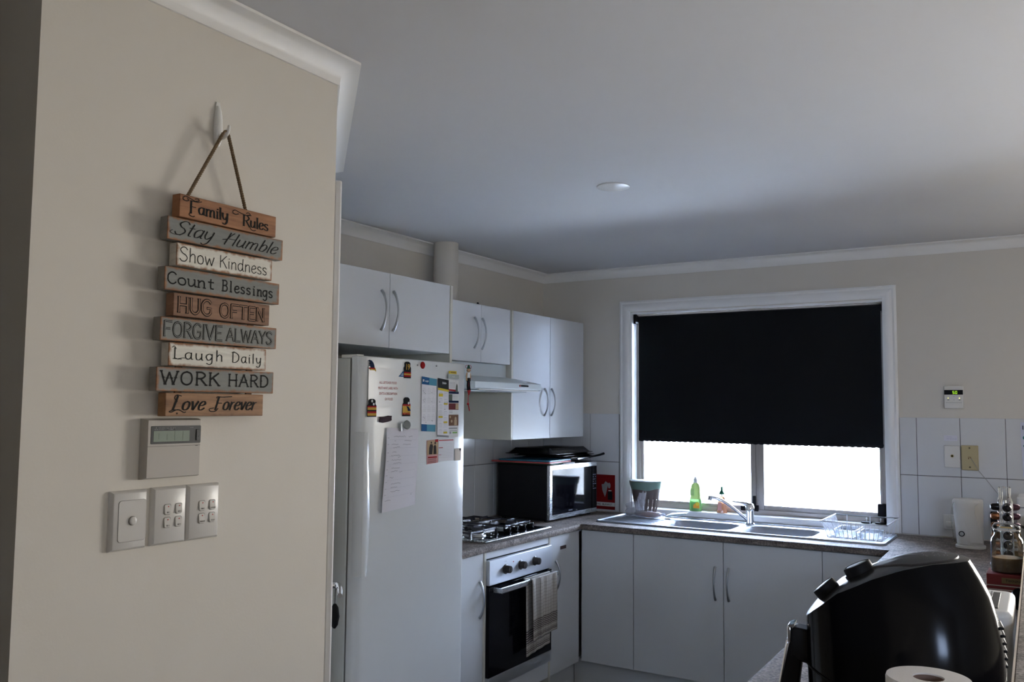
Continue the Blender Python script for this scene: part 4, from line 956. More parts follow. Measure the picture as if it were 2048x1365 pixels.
# ---- clear plastic bag, wrapped rolls, packet
def crumple(name, label, cat, c, rad, m_, seed, sc=(1, 1, 1), rough=.3, sub=3, parent=None):
    random.seed(seed); bm = bmesh.new(); bmesh.ops.create_icosphere(bm, subdivisions=sub, radius=1)
    from mathutils import noise
    for v in bm.verts:
        d = v.co.normalized(); k = 1+rough*noise.noise(d*2.3+Vector((seed, 0, 0)))+rough*.6*abs(noise.noise(d*6+Vector((0, seed, 0))))
        v.co = Vector((d.x*sc[0], d.y*sc[1], d.z*sc[2]))*k*rad
    mz = min(v.co.z for v in bm.verts)
    for v in bm.verts: v.co += Vector((c[0], c[1], c[2]-mz))
    mb = MB(); mb.bm.free(); mb.bm = bm
    o = mb.build(name, m_, parent)
    if parent is None: setp(o, label, cat)
    return o
bg = thing('plastic_bag', 'crumpled clear plastic bag standing open in front of the brown caddy', 'bag', (.74, -.165, .905))
crumple('bag_body', None, None, (.715, -.168, .9072), .050, film, 4, (.9, .5, .75), .5, 3, bg)
mb = MB(); rings = []; random.seed(9)
for j in range(9):
    z = .945+j*.0125; rings.append([(.752+.030*math.cos(a*2*PI/18)*(1-.03*j)+.003*j+random.uniform(-.004, .004), -.168+.012*math.sin(a*2*PI/18)+random.uniform(-.004, .004), z+random.uniform(-.003, .003)+(.016 if j == 8 and a % 5 == 0 else 0)) for a in range(18)])
mb.loft(rings, False, False).build('bag_neck', film, bg)
bl_ = mat('bread_brown', (.28, .15, .10), .6)
rl = thing('wrapped_roll', 'long bread roll in clear wrap lying on the sink drainer', 'food', (.83, -.18, .905))
MB().sphere((.822, -.185, .9235), .018, (3.4, 1.0, .9), 20, 12).build('roll', bl_, rl)
mb = MB(); random.seed(2)
mb.loft([[(x, -.185+r_*math.cos(a)+random.uniform(-.002, .002), .9255+r_*.88*math.sin(a)) for a in [2*PI*i/14 for i in range(14)]] for x, r_ in ((.735, .010), (.752, .017), (.79, .0203), (.85, .0205), (.885, .018), (.90, .010), (.918, .018))], False, False)
mb.build('wrap', mat('milky_wrap', (.62, .60, .68), .25, coat=.5, trans=.3, alpha=.55), rl)
pk2 = thing('packet', 'pale green cloth packet leaning on the front of the sill', 'packet', (.96, -.10, .905))
mb = MB(); rr = []
for t_, (z, h_) in zip((0, .08, .25, .5, .75, .92, 1), ((.909, .003), (.914, .008), (.920, .012), (.924, .013), (.929, .012), (.934, .008), (.937, .004))):
    x = .905+.125*t_; y = -.135+.02*t_
    rr.append([(x, y-.028, z), (x, y, z-h_*.4), (x, y+.030, z+.006), (x, y+.028, z+h_), (x, y, z+h_*1.2), (x, y-.026, z+h_*.7)])
mb.loft(rr).build('pack', mat('pale_mint_cloth', (.50, .60, .60), .5, bump=.4, bscale=150), pk2)
# ---- bottles on the sill
gl = mat('green_detergent', (.25, .62, .18), .15, coat=.5, trans=.35, emit=None); whp = mat('clear_white_plastic', (.70, .78, .70), .2, trans=.5)
bo = thing('detergent_bottle', 'green dishwashing liquid bottle with a fruit label on the window sill', 'bottle', (1.03, .03, .94))
def ovl(prof, c, fy): return [[(c[0]+r_*math.cos(2*PI*i/24), c[1]+r_*fy*math.sin(2*PI*i/24), c[2]+z) for i in range(24)] for r_, z in prof]
MB().loft(ovl([(.036, 0), (.038, .006), (.038, .055), (.034, .068), (.0335, .07)], (1.030, .028, .9402), .6)).build('lower_body', gl, bo)
MB().loft(ovl([(.0335, .0705), (.0295, .088), (.0290, .135), (.023, .155), (.012, .165)], (1.030, .028, .9402), .6)).build('upper_body', mat('pale_yellow_green_plastic', (.50, .70, .22), .3, trans=.12), bo)
MB().lathe([(.0125, 0), (.0125, .022), (.009, .026), (.005, .036)], (1.030, .028, 1.1055), (0, 0, 1), 18).build('cap', plasw, bo)
fb = FY(.0045)
MB().plate([(1.024, .958), (1.062, .958), (1.062, .990), (1.040, .990), (1.024, .976)], fb, t=.0012).build('label', mat('orange_label', (.85, .38, .03), .4), bo, smooth=False)
MB().plate(circ(1.050, .984, .011, 14), FY(.0035), t=.0008).build('label_fruit', mat('lemon_print', (.85, .72, .08), .4), bo, smooth=False)
MB().plate([(1.005, 1.030), (1.030, 1.030), (1.030, 1.070), (1.005, 1.070)], FY(.0095), t=.001).build('upper_label', mat('lime_label', (.45, .70, .25), .4), bo, smooth=False)
hs = thing('soap_bottle', 'orange hand soap pump bottle with a green pineapple shaped pump on the sill', 'bottle', (1.19, .022, .94))
MB().loft(ovl([(.030, 0), (.031, .005), (.024, .06), (.019, .085), (.010, .095)], (1.192, .022, .9402), .62)).build('bottle_body', mat('orange_soap', (.90, .42, .22), .15, coat=.4, trans=.4), hs)
MB().cyl((1.192, .022, 1.034), (1.192, .022, 1.048), .004, n=12).build('pump_neck', plasw, hs)
grd = mat('dark_green_plastic', (.005, .16, .08), .35)
MB().lathe([(.016, 0), (.0165, .006), (.010, .018), (.0065, .022), (.006, .036)], (1.192, .022, 1.047), (0, 0, 1), 20).build('pump', grd, hs)
mb = MB()
for i in range(5):
    a = 2*PI*i/5; mb.tube([(1.192, .022, 1.078), (1.192+.006*math.cos(a), .022+.006*math.sin(a), 1.088), (1.192+.011*math.cos(a), .022+.011*math.sin(a), 1.093)], [.0028, .0025, .0008], 6)
mb.build('pump_crown', grd, hs)
MB().plate([(1.177, 1.006), (1.199, 1.006), (1.199, 1.026), (1.177, 1.026)], FY(.0085), t=.001).build('label', mat('teal_red_label', (.25, .32, .30), .4), hs, smooth=False)
MB().plate([(1.172, .955), (1.196, .955), (1.196, 1.003), (1.174, 1.003)], FY(.004), t=.001).build('label', mat('salmon_label', (.62, .30, .25), .4), hs, smooth=False)

# ================================================================== THINGS ON THE RIGHT OF THE WINDOW WALL
hc = thing('water_heater_control', 'small white wall controller with a lit display reading 50', 'controller', (2.425, 0, 1.56))
MB().box(2.381, -.018, 1.556, 2.470, -.0005, 1.671).build('case', plasw, hc, bevel=.004, seg=3)
FH = FY(-.0185)
pr(hc, 'display_window', blk, [R4(2.3825, 1.627, 2.4685, 1.651)], F=FH, off=.0004, t=.0008)
led = mat('green_led', (.1, .3, .02), .4, emit=(.55, 1.0, .05), estr=.62)
def seg7(d, x, z, w_, h_):
    g = .0022; A = {'a': R4(x, z+h_-g, x+w_, z+h_), 'g': R4(x, z+h_/2-g/2, x+w_, z+h_/2+g/2), 'd': R4(x, z, x+w_, z+g), 'f': R4(x, z+h_/2, x+g, z+h_), 'b': R4(x+w_-g, z+h_/2, x+w_, z+h_), 'e': R4(x, z, x+g, z+h_/2), 'c': R4(x+w_-g, z, x+w_, z+h_/2)}
    return [A[k] for k in d]
mb = MB()
for s in seg7('afgcd', 2.421, 1.6305, .0088, .015)+seg7('abcdef', 2.4335, 1.6305, .0088, .015): mb.plate(s, FH, t=.0004, off=.0014)
mb.build('digits', led, hc, smooth=False)
led2 = mat('amber_led', (.6, .6, .2), .4, emit=(1, .95, .35), estr=1.0)
for x in (2.400, 2.452):
    MB().sphere((x, -.0185, 1.609), .0028).build('indicator_light', led2, hc)
    pr(hc, 'button', greyp, [R4(x-.004, 1.598, x+.005, 1.602)], F=FH, off=.0003)
pr(hc, 'button', greyp, [R4(2.425, 1.6165, 2.429, 1.6185)], F=FH, off=.0003); pr(hc, 'button', greyp, [R4(2.425, 1.599, 2.429, 1.601)], F=FH, off=.0003)
pr(hc, 'cover_seam', greyp, [R4(2.388, 1.5855, 2.462, 1.587)], F=FH, off=.0003)
lp = thing('label_strip', 'faint white paper label on the tile above the wall plates', 'label', (2.40, -.008, 1.39))
pr(lp, 'strip', mat('pale_violet_paper', (.66, .66, .74), .6), [R4(2.374, 1.391, 2.437, 1.419)], F=FY(-.0078), off=0)
pr(lp, 'lettering', mat('pale_pen', (.40, .40, .55), .6), [R4(2.388, 1.410, 2.412, 1.4115), R4(2.386, 1.400, 2.398, 1.402), R4(2.401, 1.400, 2.410, 1.402), R4(2.413, 1.400, 2.420, 1.402), R4(2.423, 1.400, 2.432, 1.402)], F=FY(-.0078), off=.0006)
wp = thing('wall_plate', 'white square aerial plate with a dark centre hole on the tiles', 'wall plate', (2.41, -.008, 1.25))
MB().box(2.374, -.017, 1.256, 2.448, -.0079, 1.368).build('plate', plasw, wp, bevel=.003)
MB().cyl((2.411, -.0165, 1.315), (2.411, -.0195, 1.315), .0075).build('socket_ring', mat('brass', (.45, .36, .15), .35, metal=1), wp); MB().cyl((2.411, -.019, 1.315), (2.411, -.0205, 1.315), .0045).build('socket_hole', blk, wp)
wp = thing('wall_plate', 'yellowed beige phone plate with two screws beside the white plate', 'wall plate', (2.49, -.008, 1.25))
MB().box(2.4525, -.024, 1.246, 2.530, -.0079, 1.371).build('plate', mat('yellowed_plastic', (.47, .40, .23), .4), wp, bevel=.004)
for z in (1.358, 1.262): MB().cyl((2.491, -.0235, z), (2.491, -.0255, z), .0045, n=12).build('screw', mat('old_brass_screw', (.14, .12, .08), .4, metal=.6), wp)
pr(wp, 'socket_mark', brownp, [R4(2.484, 1.311, 2.496, 1.3135), R4(2.4945, 1.304, 2.4965, 1.312), R4(2.484, 1.302, 2.488, 1.309)], F=FY(-.0242), off=.0001)
cb = MB().tube(smoothpts([(2.497, -.026, 1.307), (2.515, -.028, 1.275), (2.532, -.022, 1.243), (2.56, -.018, 1.205), (2.60, -.018, 1.15), (2.66, -.02, 1.07), (2.70, -.03, .98)]), .0013, 6)
setp(cb.build('phone_cable', mat('grey_cable', (.36, .35, .34), .5), None), 'thin grey cable running down from the beige phone plate', 'cable')
ol = thing('power_outlet', 'white double power outlet on the tiles half hidden by the kettle', 'power outlet', (2.42, -.008, .99))
MB().box(2.362, -.018, .944, 2.478, -.0079, 1.018).build('plate', plasw, ol, bevel=.003)
MB().box(2.390, -.022, .996, 2.402, -.0175, 1.008).build('switch', plasw, ol, bevel=.001)
MB().box(2.375, -.044, .958, 2.405, -.0175, .985).build('plug', plasw, ol, bevel=.004)
ad_ = MB().box(2.576, -.045, .925, 2.604, -.0085, 1.048)
setp(ad_.build('power_adapter', blackm, None, bevel=.003), 'tall flat black adapter on the wall behind the capsule rack', 'adapter')
nt_ = thing('wall_poster', 'white paper sheet hanging on the tiles at the right edge of view', 'paper', (2.78, -.01, 1.22))
MB().plate([(2.721, 1.222), (2.92, 1.222), (2.92, 1.491), (2.716, 1.491)], FY(-.010), t=.0008).build('sheet', mat('bluish_paper', (.62, .64, .76), .7), nt_, smooth=False)
pr(nt_, 'lettering', navy, [R4(2.725, 1.455, 2.729, 1.475), R4(2.732, 1.455, 2.75, 1.459)], F=FY(-.0108)); pr(nt_, 'print', mat('teal_print', (.05, .25, .22), .5), [circ(2.735, 1.415, .010, 12), circ(2.733, 1.375, .007, 10)], F=FY(-.0108))
# ---- kettle
kt = thing('kettle', 'white plastic electric jug kettle on the corner of the bench', 'kettle', (2.50, -.30, .9), 0)
KC = (2.498, -.30)
def kr(z, a, b, dx=0, n=32): return [(KC[0]+dx+a*math.copysign(abs(math.cos(2*PI*i/n))**.75, math.cos(2*PI*i/n)), KC[1]+b*math.copysign(abs(math.sin(2*PI*i/n))**.75, math.sin(2*PI*i/n)), z) for i in range(n)]
MB().loft([kr(.9005, .064, .060, .008), kr(.912, .064, .060, .008), kr(.914, .058, .055, .006)]).build('base', plasw, kt, bevel=.001)
MB().loft([kr(.916, .054, .052, .008), kr(.922, .057, .054, .007), kr(1.00, .060, .055, .004), kr(1.06, .063, .056, .002), kr(1.105, .066, .057, 0), kr(1.118, .066, .057, 0), kr(1.126, .062, .053, .002), kr(1.129, .045, .04, .006)]).build('jug', plasw, kt)
MB().tube(smoothpts([(2.444, -.346, .925), (2.437, -.352, .98), (2.433, -.354, 1.04), (2.437, -.353, 1.085), (2.446, -.350, 1.112)]), .004, 8).build('water_gauge', jarglass, kt)
mb = MB(); rings = []
for z, x in ((.93, 2.512), (.98, 2.506), (1.03, 2.490), (1.07, 2.480), (1.10, 2.484), (1.115, 2.50)):
    rings.append([(x-.004, -.3575, z), (x+.004, -.3595, z), (x+.050, -.3585, z), (x+.052, -.350, z), (x, -.350, z)])
mb.loft(rings).build('body_swoosh', plasw, kt)
MB().lathe([(.013, 0), (.013, .003), (.009, .004)], (2.474, -.3545, .968), (0, -1, 0), 20).build('badge', blackm, kt); MB().lathe([(.009, 0), (.009, .0015), (.006, .002)], (2.474, -.3583, .968), (0, -1, 0), 20).build('badge_centre', satin, kt)
# ---- white appliance behind the rack
wa = thing('coffee_machine', 'white plastic appliance at the right edge behind the capsule rack', 'appliance', (2.78, -.25, .9))
MB().prism(rrect(2.702, -.32, 2.738, -.10, .012), .9005, 1.150).build('case', plasw, wa, bevel=.008, seg=3)
MB().box(2.7005, -.3215, 1.10, 2.7395, -.0985, 1.106).build('lid_seam', greyp, wa)
MB().tube(smoothpts([(2.715, -.335, 1.02), (2.735, -.345, 1.01), (2.75, -.35, .97), (2.745, -.35, .91)]), .006, 8).build('cord', mat('dark_grey_rubber', (.08, .08, .08), .6), wa)
# ---- capsule rack
cr = thing('capsule_rack', 'chrome wire carousel holding rows of coffee capsules', 'rack', (2.675, -.75, .9))
CCx, CCy = 2.675, -.75
MB().lathe([(.062, 0), (.062, .006), (.02, .008)], (CCx, CCy, .9005), (0, 0, 1), 28).build('base', satin, cr)
MB().cyl((CCx, CCy, .908), (CCx, CCy, 1.17), .006, n=12).build('centre_post', chrome, cr)
for k in range(4):
    a = math.radians(18+90*k); d = Vector((math.cos(a), math.sin(a), 0)); t_ = Vector((-math.sin(a), math.cos(a), 0)); c0 = Vector((CCx, CCy, 0))
    for s_ in (-1, 1):
        p = c0+d*.024+t_*(.019*s_)
        MB().tube([p+Vector((0, 0, .905)), p+Vector((0, 0, 1.165)), c0+d*.018+t_*(.013*s_)+Vector((0, 0, 1.185)), c0+d*.020+t_*(.013*s_)+Vector((0, 0, 1.222)), c0+d*.020+Vector((0, 0, 1.226))], .0016, 6).build('wire', chrome, cr)
capc = [mat('black_foil', (.015, .014, .015), .25, metal=.5), mat('copper_foil', (.30, .12, .05), .25, metal=.8), mat('purple_foil', (.07, .03, .05), .25, metal=.7), mat('gold_foil', (.45, .30, .13), .25, metal=.8)]
cap0 = {}
cn = ['black', 'copper', 'purple', 'gold']; od = ['topmost', 'second from the top', 'third from the top', 'fourth from the top', 'second lowest', 'lowest']
for k in range(4):
    a = math.radians(18+90*k); d = Vector((math.cos(a), math.sin(a), 0))
    side = {0: 'right', 1: 'far', 2: 'left', 3: 'near'}[k]
    for r_ in range(6):
        z = 1.142-r_*.039
        ci = {3: 0, 2: 0 if r_ == 0 else 1, 0: 2 if r_ < 3 else 3, 1: 3}[k]
        o = thing('coffee_capsule', '%s foil coffee capsule, %s in the %s column of the carousel' % (cn[ci], od[r_], side), 'capsule', (CCx+d.x*.026, CCy+d.y*.026, z), a, group='coffee capsules in the carousel')
        if ci not in cap0:
            b_ = MB().lathe([(.0185, 0), (.0185, .0015), (.015, .002), (.0135, .022), (.009, .028), (.008, .030)], (0, 0, 0), (1, 0, 0), 18).build('cup', capc[ci], o, local=True)
            r2 = MB().lathe([(.0187, -.001), (.0187, .0002)], (0, 0, 0), (1, 0, 0), 18).build('rim', mat('white_capsule_rim', (.6, .6, .62), .4), o, local=True)
            cap0[ci] = (b_, r2)
        else:
            for q in cap0[ci]:
                c = q.copy(); COL.objects.link(c); c.parent = o
# ---- tea box, jar, toaster
tb = thing('tea_box', 'red English breakfast tea box under the glass jar', 'box', (2.725, -1.53, .9))
MB().box(2.655, -1.600, .9005, 2.790, -1.470, .9945).build('carton', mat('dark_red_card', (.16, .012, .012), .45), tb, bevel=.0012)
FT = FY(-1.6006)
pr(tb, 'gold_panel', mat('dull_gold_card', (.16, .10, .04), .5), [R4(2.700, .966, 2.789, .985)], F=FT, off=0)
pr(tb, 'white_line', mat('pale_line_print', (.45, .42, .38), .6), [R4(2.656, .956, 2.789, .9595), R4(2.656, .9425, 2.789, .946)], F=FT, off=0)
MB().text('TWININGS', FT, 2.712, .9715, .0085, off=.0008, sx=.95).build('lettering', blk, tb, smooth=False)
MB().text('English Breakfast', FT, 2.702, .926, .0070, off=.0008).build('lettering', mat('faded_print', (.30, .12, .10), .6), tb, smooth=False)
jr = thing('glass_jar', 'clip top glass jar half full of amber contents on the tea box', 'jar', (2.716, -1.535, .995))
JX, JY = 2.716, -1.535
jp = [(.046, 0), (.050, .004), (.050, .100), (.048, .112), (.040, .124), (.038, .132), (.041, .136), (.041, .142), (.038, .146)]
MB().lathe(jp, (JX, JY, .9953), (0, 0, 1), 40, cap=False).build('jar_body', jarglass, jr)
MB().lathe([(.044, 0), (.0475, .003), (.0475, .048), (.010, .050)], (JX, JY, .9975), (0, 0, 1), 32).build('contents', mat('amber_food', (.13, .065, .014), .5, var=.4, vscale=45, bump=.5, bscale=120), jr)
MB().lathe([(.040, 0), (.043, .003), (.043, .010), (.036, .014), (.012, .016)], (JX, JY, 1.1425), (0, 0, 1), 40).build('lid', jarglass, jr)
MB().lathe([(.0425, 0), (.0425, .004)], (JX, JY, 1.1385), (0, 0, 1), 40, cap=False).build('seal_ring', mat('pale_rubber', (.50, .45, .38), .6), jr)
MB().tube([(JX-.044, JY-.010, 1.12), (JX-.046, JY-.004, 1.14), (JX-.036, JY, 1.160), (JX+.02, JY, 1.162), (JX+.046, JY-.004, 1.14)], .0013, 6).build('wire_clip', satin, jr)
MB().plate(R4(JX-.016, 1.1475, JX+.020, 1.1535), FY(JY-.0435), t=.0006).build('lid_label', mat('tan_label', (.38, .28, .12), .5), jr, smooth=False)
ts = thing('toaster', 'white toaster with dark vent slots beside the raised bar', 'toaster', (2.70, -2.58, .9), math.radians(1))
MB().prism(rrect(-.09, -.15, .078, .14, .03, 6), .004, .190).build('case', plasw, ts, bevel=.012, seg=4, local=True)
MB().box(.030, -.11, .1895, .048, .09, .1925).build('bread_slot', blackm, ts, bevel=.001, local=True)
MB().box(.026, -.112, .1898, .0295, .092, .1935).build('slot_trim', chrome, ts, local=True)
for y in (.075, .045, .01, -.02, -.05): MB().box(-.075, y-.006, .1895, .012, y+.006, .1915).build('vent_slot', blackm, ts, bevel=.001, local=True)
MB().box(-.03, -.166, .10, .03, -.150, .115).build('lever', blackm, ts, bevel=.002, local=True)
for a_, b_ in ((-.06, -.12), (.06, -.12), (-.06, .11), (.06, .11)): MB().cyl((a_, b_, 0), (a_, b_, .006), .01, n=10).build('foot', blackm, ts, local=True)
sm = crumple('spice_lid', 'small dark glossy lid lying behind the toaster', 'lid', (2.752, -1.70, .9005), .022, blackg, 3, (1, .8, 1.6), .2, 2)
fo = crumple('foil_wrap', 'crumpled clear cellophane wrap on the raised bar at the right edge', 'wrapper', (2.853, -2.78, 1.0705), .028, film, 6, (.9, 1.9, .7), .8, 3)

# ================================================================== AIR FRYER
AH = math.radians(8)
af = thing('air_fryer', 'black glossy air fryer with two dials and a side handle on the bench', 'air fryer', (2.626, -3.230, .9), AH)
def zrim(s_):                                     # height of the lid seam along the length
    pts = [(-.172, .245), (-.155, .264), (-.111, .303), (-.051, .334), (.0, .354), (.05, .366), (.10, .370), (.13, .368)]
    if s_ <= pts[0][0]: return pts[0][1]
    for (a, b), (c, d) in zip(pts, pts[1:]):
        if s_ <= c: return b+(d-b)*(s_-a)/(c-a)
    return pts[-1][1]
def front(z): return -.172+.006*(1-z/.25)**2*(1 if z < .25 else 0)+(max(0, z-.24)*.0)
def back(z):
    pts = [(-.08, .148), (0, .155), (.08, .162), (.156, .166), (.235, .162), (.31, .144), (.36, .118), (.40, .085)]
    for i in range(1, len(pts)-2):
        if z <= pts[i+1][0] or i == len(pts)-3:
            a, b, c, d = pts[i-1][1], pts[i][1], pts[i+1][1], pts[i+2][1]; t = (z-pts[i][0])/(pts[i+1][0]-pts[i][0])
            return .5*((2*b)+(-a+c)*t+(2*a-5*b+4*c-d)*t*t+(-a+3*b-3*c+d)*t**3)
def halfw(z): return .137-.004*(z/.2)-.05*max(0, (z-.14)/.24)**1.5
NS = 88
def srow(t):
    """one loop round the body, t=0 foot, t=1 lid seam"""
    out = []
    for i in range(NS):
        th = 2*PI*i/NS; c, s_ = math.cos(th), math.sin(th)
        z = .2
        for _ in range(5):
            f_, b_ = front(z), back(z); cx, a = (f_+b_)/2, (b_-f_)/2
            x = cx+a*math.copysign(abs(c)**.80, c); z = t*zrim(x)
        y = halfw(z)*math.copysign(abs(s_)**.80, s_)
        out.append((x, y, z+.006))
    return out
rows = [srow(t) for t in (0, .02, .08, .2, .35, .5, .62, .74, .84, .92, .97, 1.0)]
def inset(row, k, dz):
    cx = sum(p[0] for p in row)/len(row)
    return [(cx+(p[0]-cx)*k, p[1]*k, p[2]+dz) for p in row]
MB().loft(rows, True, False).build('body', blackg, af, local=True)
seam = rows[-1]
sx0, sx1 = min(p[0] for p in seam), max(p[0] for p in seam); scx, sa = (sx0+sx1)/2, (sx1-sx0)/2
def topz(x, y):
    b_ = halfw(zrim(x)); k = min(1, (min(1, abs(x-scx)/sa)**2.5+min(1, abs(y)/b_)**2.5)**.4)
    return zrim(x)+.006+.009*(1-k**2.2)
def lrow(k): return [(scx+(p[0]-scx)*k, p[1]*k, zrim(scx+(p[0]-scx)*k)+.006+.009*(1-k**2.2)) for p in seam]
MB().loft([lrow(k) for k in (1, .985, .95, .88, .78, .65, .5, .35, .2, .08)], False, True).build('lid', mat('dark_grey_gloss', (.016, .015, .015), .2, spec=.4), af, local=True)
# matt teardrop panel
mb = MB(); pts = []
for i in range(40):
    th = 2*PI*i/40; c, s_ = math.cos(th), math.sin(th); x = .028+.066*c-(.022 if c < 0 else 0)*(-c); y = .070*s_*(1 if c > -.2 else max(.25, 1+(c+.2)*.75)); pts.append((x, y))
cen = mb.bm.verts.new((.03, 0, topz(.03, 0)+.002)); L3 = []
for k_, dz in ((1.03, -.001), (1.0, .0022), (.8, .0022), (.5, .0022)):
    L3.append([mb.bm.verts.new((.03+(x-.03)*k_, y*k_, topz(.03+(x-.03)*k_, y*k_)+dz)) for x, y in pts])
for a_, b_ in zip(L3, L3[1:]):
    for i in range(40): mb.bm.faces.new((a_[i], a_[(i+1) % 40], b_[(i+1) % 40], b_[i]))
for i in range(40): mb.bm.faces.new((L3[-1][i], L3[-1][(i+1) % 40], cen))
mb.build('top_panel', mat('charcoal_matt_panel', (.026, .024, .024), .42, spec=.4), af, local=True)
mb = MB(); random.seed(8)
for i in range(22):
    x = random.uniform(.03, .075); y = random.uniform(-.03, .03); z = topz(x, y)+.0034; w_ = random.uniform(.002, .005)
    vs = [mb.bm.verts.new(p) for p in ((x, y-w_, z), (x+.0015, y-w_, z), (x+.0015, y+w_, z), (x, y+w_, z))]; mb.bm.faces.new(vs)
mb.build('panel_marking', greyp, af, local=True, smooth=False)
def dial(x, tilt, r_, h_, lab):
    z = topz(x, 0)-.016; ax = Vector((-math.sin(tilt), 0, math.cos(tilt)))
    d_ = MB().lathe([(r_*1.02, 0), (r_, .004), (r_*.98, h_-.003), (r_*.93, h_), (r_*.80, h_+.0005), (r_*.78, h_-.0015)], (x, 0, z), ax, 36).build('dial', blackm, af, local=True)
    c = Vector((x, 0, z))+ax*(h_-.0012)
    MB().lathe([(r_*.78, 0), (r_*.70, .0012)], c, ax, 32).build('dial_face', mat('grey_brown_dial', (.09, .075, .07), .4), d_, local=True)
dial(-.068, math.radians(26), .027, .030, 'upper'); dial(-.124, math.radians(42), .0240, .028, 'lower')
MB().sphere((-.098, 0, topz(-.098, 0)+.001), .003).build('indicator_light', darkp, af, local=True)
# drawer seam, handle
mb = MB(); pts = []
for t in [i/14 for i in range(15)]:
    x = -.176+.16*t; z = .168-.055*t**1.3; pts.append((x, -halfw(z)*abs(1-abs((x-(-.0005))/.1725)**(2/.80))**(.80/2) - .0012 if abs(x) < .17 else -.02, z))
mb.tube(pts, .0016, 6).build('drawer_seam', blackm, af, local=True)
hd = MB()
hd.loft([[(x, y, z) for y, z in ((-.020, zt_), (.020, zt_), (.022, zt_-.006), (.022, zb_2), (-.022, zb_2), (-.022, zt_-.006))] for x, zt_, zb_2 in ((-.165, .222, .158), (-.19, .225, .163), (-.1930, .226, .168), (-.2000, .222, .168))])
hd.build('handle_bracket', blackm, af, bevel=.003, local=True)
MB().loft([[(x0, -.019, z), (x1, -.021, z), (x1, .021, z), (x0, .019, z)] for z, x0, x1 in ((.205, -.2020, -.178), (.17, -.2100, -.181), (.12, -.2200, -.1870), (.07, -.2250, -.1940), (.03, -.2220, -.1950))]).build('handle_grip', blackm, af, bevel=.004, local=True)
MB().loft([[(x0, -.017, z), (x0+.004, -.020, z), (x0+.004, .020, z), (x0, .017, z)] for z, x0 in ((.200, -.2100), (.17, -.2155), (.12, -.2250), (.07, -.2300), (.03, -.2270))]).build('handle_strip', chrome, af, bevel=.001, local=True)
MB().loft([[(x, -.0225, z), (x, .0225, z), (x, .0225, z+.004), (x, -.0225, z+.004)] for x, z in ((-.2040, .2245), (-.1940, .2275), (-.196, .227))]).build('handle_cap', chrome, af, local=True)
mb = MB().box(-.2075, -.0225, .196, -.2000, .0225, .2265); mb.build('handle_end_cap', chrome, af, bevel=.002, local=True)
for i in range(6):                                  # rear vent fins
    z = .262-i*.013; xb = back(z-.006)
    mb = MB().box(xb-.012, -.030, z-.0028, xb+.004-.0006*i, .030, z+.0022); mb.build('vent_fin', blackm, af, bevel=.002, local=True)
for a_, b_ in ((-.13, -.09), (-.13, .09), (.13, -.09), (.13, .09)): MB().cyl((a_, b_, 0), (a_, b_, .008), .012, n=12).build('foot', blackm, af, local=True)
# paper towel roll
pt_ = thing('paper_towel_roll', 'standing white kitchen paper roll in front of the air fryer', 'paper roll', (2.714, -3.627, .9))
mb = MB(); n = 48; prof = [(.0565, .001), (.0572, .004), (.0572, .260), (.0560, .2635), (.021, .2635), (.0205, .258), (.0205, .002)]
mb.lathe(prof, (2.714, -3.627, .9), (0, 0, 1), n, cap=False)
mb.build('paper', mat('soft_white_tissue', (.74, .70, .66), .95, bump=.3, bscale=400), pt_)
MB().lathe([(.0205, .003), (.0205, .2615), (.019, .2615), (.019, .003)], (2.714, -3.627, .9), (0, 0, 1), 32, cap=False).build('cardboard_core', mat('cardboard', (.20, .13, .10), .9), pt_)
cr_ = MB().box(2.372, -2.78, .9, 2.375, -2.765, .9035)
setp(cr_.build('crumb', darkp, None), 'tiny dark crumb on the bench near the air fryer handle', 'crumb')

# ================================================================== CEILING LIGHT
cl_ = thing('ceiling_cap', 'small round white cover plate on the kitchen ceiling', 'ceiling cap', (1.41, -1.915, H))
MB().lathe([(.066, 0), (.065, .003), (.058, .0055), (.02, .006)], (1.41, -1.915, H-.0005), (0, 0, -1), 40).build('plate', plasw, cl_)

# ================================================================== ENTRY WALL THINGS
def plate_bev(x0, y0, z0, y1, z1, d, b, name, m_, par):
    """wall plate with sloping edges on the x = x0 wall"""
    return MB().loft([[(x0, y0, z0), (x0, y1, z0), (x0, y1, z1), (x0, y0, z1)], [(x0+d*.45, y0+b*.15, z0+b*.15), (x0+d*.45, y1-b*.15, z0+b*.15), (x0+d*.45, y1-b*.15, z1-b*.15), (x0+d*.45, y0+b*.15, z1-b*.15)],
                      [(x0+d*.9, y0+b*.7, z0+b*.7), (x0+d*.9, y1-b*.7, z0+b*.7), (x0+d*.9, y1-b*.7, z1-b*.7), (x0+d*.9, y0+b*.7, z1-b*.7)], [(x0+d, y0+b, z0+b), (x0+d, y1-b, z0+b), (x0+d, y1-b, z1-b), (x0+d, y0+b, z1-b)]], True, True).build(name, m_, par)
WX = 1.3405
# air conditioner controller
ac = thing('air_conditioner_control', 'beige wall controller with a grey-green display under the hanging sign', 'controller', (WX, -3.88, 1.455))
plate_bev(WX, -3.944, 1.396, -3.813, 1.516, .021, .0035, 'case', plasg, ac)
FA = FX(WX+.0211)
pr(ac, 'display_frame', mat('charcoal_plastic', (.035, .038, .040), .4), [rrect(-3.934, 1.4655, -3.816, 1.5015, .002, 3)], F=FA, off=0, t=.0008)
pr(ac, 'lcd_screen', mat('lcd_green', (.24, .29, .24), .25), [rrect(-3.929, 1.470, -3.844, 1.4915, .0012, 3)], F=FA, off=.0009, t=.0004)
pr(ac, 'lcd_dividers', mat('lcd_dark', (.13, .16, .13), .4), [R4(-3.917, 1.475, -3.9165, 1.487), R4(-3.898, 1.473, -3.8974, 1.485), R4(-3.880, 1.472, -3.8794, 1.491), R4(-3.8605, 1.472, -3.8595, 1.490)], F=FA, off=.0014, t=.0002)
